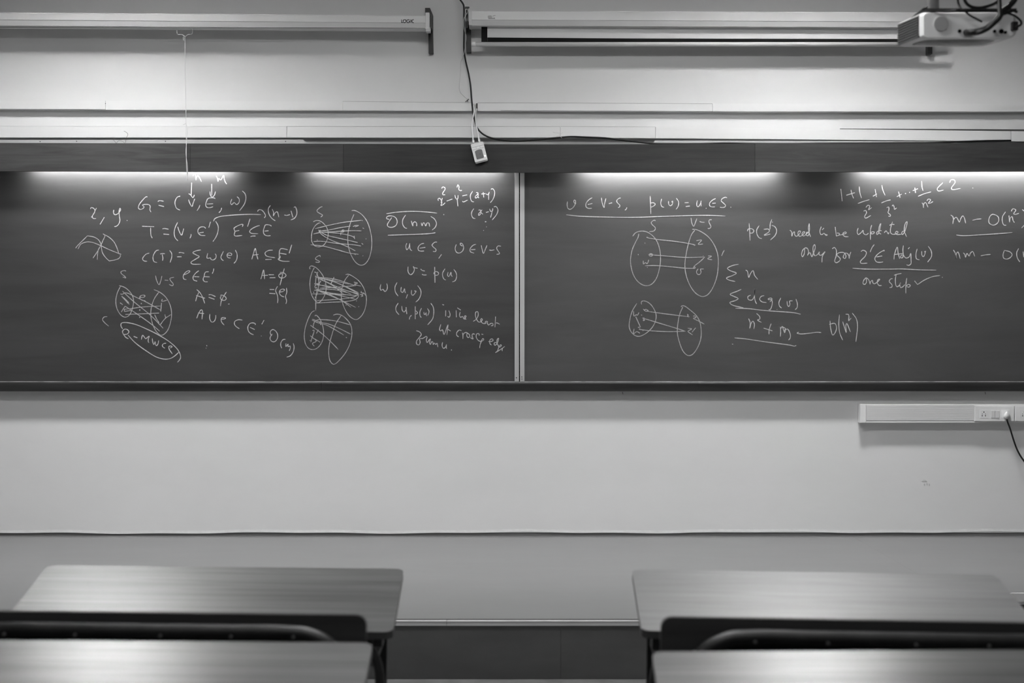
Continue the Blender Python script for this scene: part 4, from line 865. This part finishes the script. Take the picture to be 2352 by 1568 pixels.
# cables
zc = ZP - 0.03
def pc(pts, r, name='projector_cable'):
    tube(name, [atz(x, y, Z) for x, y, Z in pts], r, M['cable'], pj, 8, 5)
pc([(2218, 74, zc + .03), (2230, 74, zc - .02), (2246, 72, zc - .03), (2262, 67, zc - .03), (2278, 56, zc - .03), (2290, 45, zc - .03), (2297, 36, zc - .02), (2304, 26, zc - .01), (2318, 14, zc), (2332, -4, zc), (2342, -60, zc), (2300, -260, zc + .03), (2215, -480, zc + .06), (2180, -800, zc + .10), (2176, -1133, zc + .12)], 0.0105)
pc([(2230, 76, zc + .02), (2250, 74, zc - .045), (2268, 66, zc - .05), (2283, 53, zc - .05), (2296, 40, zc - .04), (2296, 24, zc - .03), (2295, 5, zc - .02), (2292, -50, zc), (2275, -210, zc + .02), (2205, -430, zc + .06), (2172, -700, zc + .10), (2168, -1133, zc + .12)], 0.0085)
pc([(2152, -1133, zc + .12), (2152, -700, zc + .10), (2158, -360, zc + .06), (2192, -120, zc + .01), (2199, -40, zc), (2200, 0, zc), (2203, 12, zc), (2210, 22, zc - .01), (2225, 24, zc - .01), (2255, 24, zc - .01), (2290, 26, zc - .02), (2310, 29, zc - .01), (2330, 36, zc - .01), (2345, 49, zc - .01), (2345, 56, zc), (2332, 64, zc + .01)], 0.0042)
pc([(2160, -1133, zc + .14), (2162, -640, zc + .10), (2175, -260, zc + .04), (2208, -70, zc - .01), (2213, -20, zc - .02), (2217, 3, zc - .02), (2228, 14, zc - .02), (2246, 18, zc - .02), (2265, 15, zc - .02), (2290, 4, zc - .02), (2305, -20, zc - .01), (2308, -70, zc), (2280, -190, zc + .03), (2200, -380, zc + .07), (2166, -620, zc + .11), (2164, -1133, zc + .13)], 0.0058)
pc([(2215, 24, zc - .01), (2226, 34, zc - .01), (2244, 44, zc - .015), (2256, 50, zc - .02)], 0.0036)
pc([(2118, 28, zc + .05), (2128, 26, zc + .04), (2150, 25, zc + .03), (2172, 26, zc + .02), (2200, 24, zc)], 0.0048)
pc([(2298, 34, zc - .02), (2312, 30, zc - .01), (2328, 25, zc), (2337, 28, zc)], 0.0052)

# ================================================================== DESK-BENCHES
def rounded_slab(bm, w, d, th, r, n=5):
    """slab in local xy, far edge at y=0, near edge at y=-d, top at z=0"""
    pts = []
    for (cx_, cy_, a0) in ((w/2 - r, -r, 0), (-w/2 + r, -r, 90), (-w/2 + r, -d + r, 180), (w/2 - r, -d + r, 270)):
        for j in range(n + 1):
            a_ = R(a0 + 90 * j / n)
            pts.append((cx_ + r * math.cos(a_), cy_ + r * math.sin(a_)))
    a = [bm.verts.new((x, y, 0)) for x, y in pts]; b = [bm.verts.new((x, y, -th)) for x, y in pts]
    bm.faces.new(a); bm.faces.new(b[::-1])
    k_ = len(pts)
    for i in range(k_): bm.faces.new((a[i], b[i], b[(i+1) % k_], a[(i+1) % k_]))

DW, DD, SL = 1.115, 0.455, R(13.8)
ZT = CZ - 0.708                       # height of the desktop's far edge
ZB = CZ - 0.661                       # top of the backrest
BY = -1.0                             # backrest behind the far edge
def make_desk():
    t = empty('desk_bench', (0, 0, 0))
    tilt = Matrix.Translation((0, 0, ZT)) @ Matrix.Rotation(SL, 4, 'X')
    bm = bmesh.new(); rounded_slab(bm, DW, DD, 0.0025, 0.026); bm.transform(tilt); link('desktop', bm, M['laminate'], t, local=True)
    bm = bmesh.new(); rounded_slab(bm, DW - 0.001, DD - 0.001, 0.021, 0.0255)
    bm.transform(tilt @ Matrix.Translation((0, -0.0005, -0.0026))); link('edge_lipping', bm, M['lipping'], t, local=True)
    zn = ZT - DD * math.sin(SL); yn = -DD * math.cos(SL)
    # book shelf under the desktop
    box('book_shelf', (-DW/2 + 0.05, -0.36, ZT - 0.21), (DW/2 - 0.05, -0.02, ZT - 0.195), M['backrest'], t, local=True)
    # modesty panel
    box('front_panel', (-DW/2 + 0.05, -0.035, ZT - 0.30), (DW/2 - 0.05, -0.022, ZT - 0.04), M['backrest'], t, local=True)
    for s in (-1, 1):
        xs = s * (DW/2 - 0.045)
        # flat side plate under the top
        bm = bmesh.new()
        pl = [(-0.03, ZT - 0.035), (yn + 0.03, zn - 0.020), (yn + 0.03, zn - 0.05), (-0.03, ZT - 0.075)]
        add_profile(bm, pl, xs - 0.012, xs + 0.012); link('top_rail', bm, M['steel_black'], t, local=True)
        # curved tube that leaves the top near the front and runs down to the floor
        tube('leg', [(s * (DW/2 - 0.13), yn + 0.05, zn - 0.035), (s * (DW/2 - 0.085), yn + 0.045, zn - 0.045), (s * (DW/2 - 0.052), yn + 0.04, zn - 0.085), (s * (DW/2 - 0.038), yn + 0.035, zn - 0.15), (s * (DW/2 - 0.038), yn + 0.035, zn - 0.3), (s * (DW/2 - 0.040), yn + 0.03, 0.0)], 0.0145, M['tube_steel'], t, 12, 6, local=True)
        box('leg', (xs - s * 0.022, -0.10, 0.0), (xs + s * 0.003, -0.072, ZT - 0.05), M['steel_black'], t, 0.003, local=True)
        # foot rail that joins desk and bench
        box('foot_rail', (xs - 0.014, BY - 0.02, 0.03), (xs + 0.014, -0.05, 0.058), M['steel_black'], t, 0.002, local=True)
        box('seat_rail', (xs - 0.012, BY + 0.02, 0.36), (xs + 0.012, yn + 0.05, 0.385), M['steel_black'], t, 0.002, local=True)
        box('clamp', (s * (DW/2 - 0.075) - 0.02, yn + 0.022, zn - 0.225), (s * (DW/2 - 0.075) + 0.032, yn + 0.05, zn - 0.185), M['steel_black'], t, 0.003, local=True)
    # bench seat and backrest
    bm = bmesh.new(); rounded_slab(bm, DW, 0.28, 0.02, 0.02); bm.transform(Matrix.Translation((0, BY + 0.36, 0.42))); link('seat', bm, M['laminate'], t, local=True)
    # backrest board: rounded upright panel
    bm = bmesh.new()
    w = DW - 0.05; hh = 0.20
    pts = []
    r = 0.026
    for (cx_, cz_, a0) in ((w/2 - r, ZB - r, 0), (-w/2 + r, ZB - r, 90), (-w/2 + r, ZB - hh + r, 180), (w/2 - r, ZB - hh + r, 270)):
        for j in range(6):
            a_ = R(a0 + 90 * j / 5)
            pts.append((cx_ + r * math.cos(a_), cz_ + r * math.sin(a_)))
    add_prism(bm, pts, BY - 0.004, BY + 0.014)
    back = link('backrest', bm, M['backrest'], t, local=True)
    # bent tube that carries the backrest, on the camera side
    zt_ = ZB - 0.040; yb = BY - 0.024
    hw = w/2 - 0.095
    path = [(-hw - 0.085, yb + 0.01, 0.0), (-hw - 0.075, yb, zt_ - 0.28), (-hw - 0.055, yb, zt_ - 0.10), (-hw - 0.015, yb, zt_ - 0.036), (-hw + 0.04, yb, zt_ - 0.006), (-hw + 0.10, yb, zt_), (-hw + 0.25, yb, zt_), (0, yb, zt_),
            (hw - 0.25, yb, zt_), (hw - 0.10, yb, zt_), (hw - 0.04, yb, zt_ - 0.006), (hw + 0.015, yb, zt_ - 0.036), (hw + 0.055, yb, zt_ - 0.10), (hw + 0.075, yb, zt_ - 0.28), (hw + 0.085, yb + 0.01, 0.0)]
    tb = tube('back_tube', path, 0.0185, M['tube_steel'], t, 16, 6, local=True)
    for xq in (-0.335, -0.165, 0.04, 0.21, 0.36):
        bm = bmesh.new(); add_disc(bm, (xq, yb - 0.021, zt_ - 0.007), 0.0036, 0.006, 10); link('bolt', bm, M['bolt'], t, local=True)
    return t
def copy_tree(o, parent=None):
    c = o.copy(); COL.objects.link(c); c.parent = parent
    for ch in list(o.children): copy_tree(ch, c)
    return c
proto = make_desk()
def place_desk(o, X, Z, roll, yaw, label, lift=0.0):
    o.location = (X, Z - D, lift)
    o.rotation_euler = (0, roll, yaw)
    tag(o, label, 'desk', 'desk-benches in two rows')
place_desk(proto, -0.907, 4.47, 0.0125, 0.010, 'wood-topped desk-bench in the far row at left, whole top showing', 0.0)
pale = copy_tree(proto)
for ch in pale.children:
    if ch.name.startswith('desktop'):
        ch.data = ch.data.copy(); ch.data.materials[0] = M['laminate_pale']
for ch in pale.children:
    if ch.name.startswith(('desktop', 'edge_lipping')):
        ch.matrix_local = Matrix.Translation((0, 0, ZT)) @ Matrix.Rotation(-0.022, 4, 'X') @ Matrix.Translation((0, 0, -ZT))
    if ch.name.startswith('backrest'):
        ch.location = (-0.020, 0, 0)
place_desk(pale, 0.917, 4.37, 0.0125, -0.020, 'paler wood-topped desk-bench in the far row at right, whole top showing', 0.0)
place_desk(copy_tree(proto), -0.892, 3.365, 0.008, 0.005, 'wood-topped desk-bench nearest the camera at left, cut by the frame', 0.0)
place_desk(copy_tree(proto), 0.888, 3.262, -0.012, -0.030, 'wood-topped desk-bench nearest the camera at right, cut by the frame', 0.0)

# ================================================================== CEILING LAMPS (out of frame)
def ceiling_lamp(name, label, x, y, w, d, m, group, blades=0):
    t = empty(name, (x, y, CEIL), label, 'ceiling light', group)
    bm = bmesh.new()
    z1 = CEIL - 0.001; z0 = CEIL - (0.091 if blades else 0.07)
    add_box(bm, (x - w/2 - .02, y - d/2 - .02, z1 - 0.049), (x + w/2 + .02, y + d/2 + .02, z1))
    link('housing', bm, M['lamp_body'], t)
    for s in (-1, 1):
        box('side_flange', (x - w/2 - .02, y + s * (d/2 + 0.01) - 0.008, z0), (x + w/2 + .02, y + s * (d/2 + 0.01) + 0.008, z1 - 0.05), M['lamp_body'], t)
        box('end_flange', (x + s * (w/2 + .01) - .008, y - d/2, z0), (x + s * (w/2 + .01) + .008, y + d/2, z1 - 0.05), M['lamp_body'], t)
    box('diffuser', (x - w/2, y - d/2, z1 - 0.060), (x + w/2, y + d/2, z1 - 0.0495), m, t)
    for j in range(1, 8 if blades else 0):  # unseen blades added to narrow the lamp's sideways spread
        xx = x - w/2 + w * j / 8
        box('cross_blade', (xx - 0.0007, y - d/2, z0 + 0.0005), (xx + 0.0007, y + d/2, z1 - 0.0612), M['louvre'], t)
    for j in range(1, blades):
        yy = y - d/2 + d * j / blades
        bm = bmesh.new()       # upright blades cut off the flat rays
        zt2 = z1 - 0.061; zb2 = zt2 - 0.029
        add_profile(bm, [(yy - 0.0008, zt2), (yy + 0.0008, zt2), (yy + 0.0008, zb2), (yy - 0.0008, zb2)], x - w/2, x + w/2)
        link('louvre_blade', bm, M['louvre'], t)
    return t
for x, s in zip(WASH_X, ('left', 'right')):
    ceiling_lamp('ceiling_lamp', 'ceiling lamp close to the board wall, %s one' % s, x, WASH_Y, 0.56, 0.30, M['washer' if s == 'left' else 'washer_right'], 'ceiling lamps by the board wall', 7)
for i, y in enumerate((-3.8, -6.6, -9.4)):
    for x, s in ((-0.40, 'left'), (0.40, 'right')):
        ceiling_lamp('ceiling_panel', 'square ceiling panel light, %s of the %s row' % (s, ('first', 'second', 'third')[i]), x, y, 0.6, 0.6, M['front_panel' if i == 0 else 'panel'], 'square ceiling panel lights')
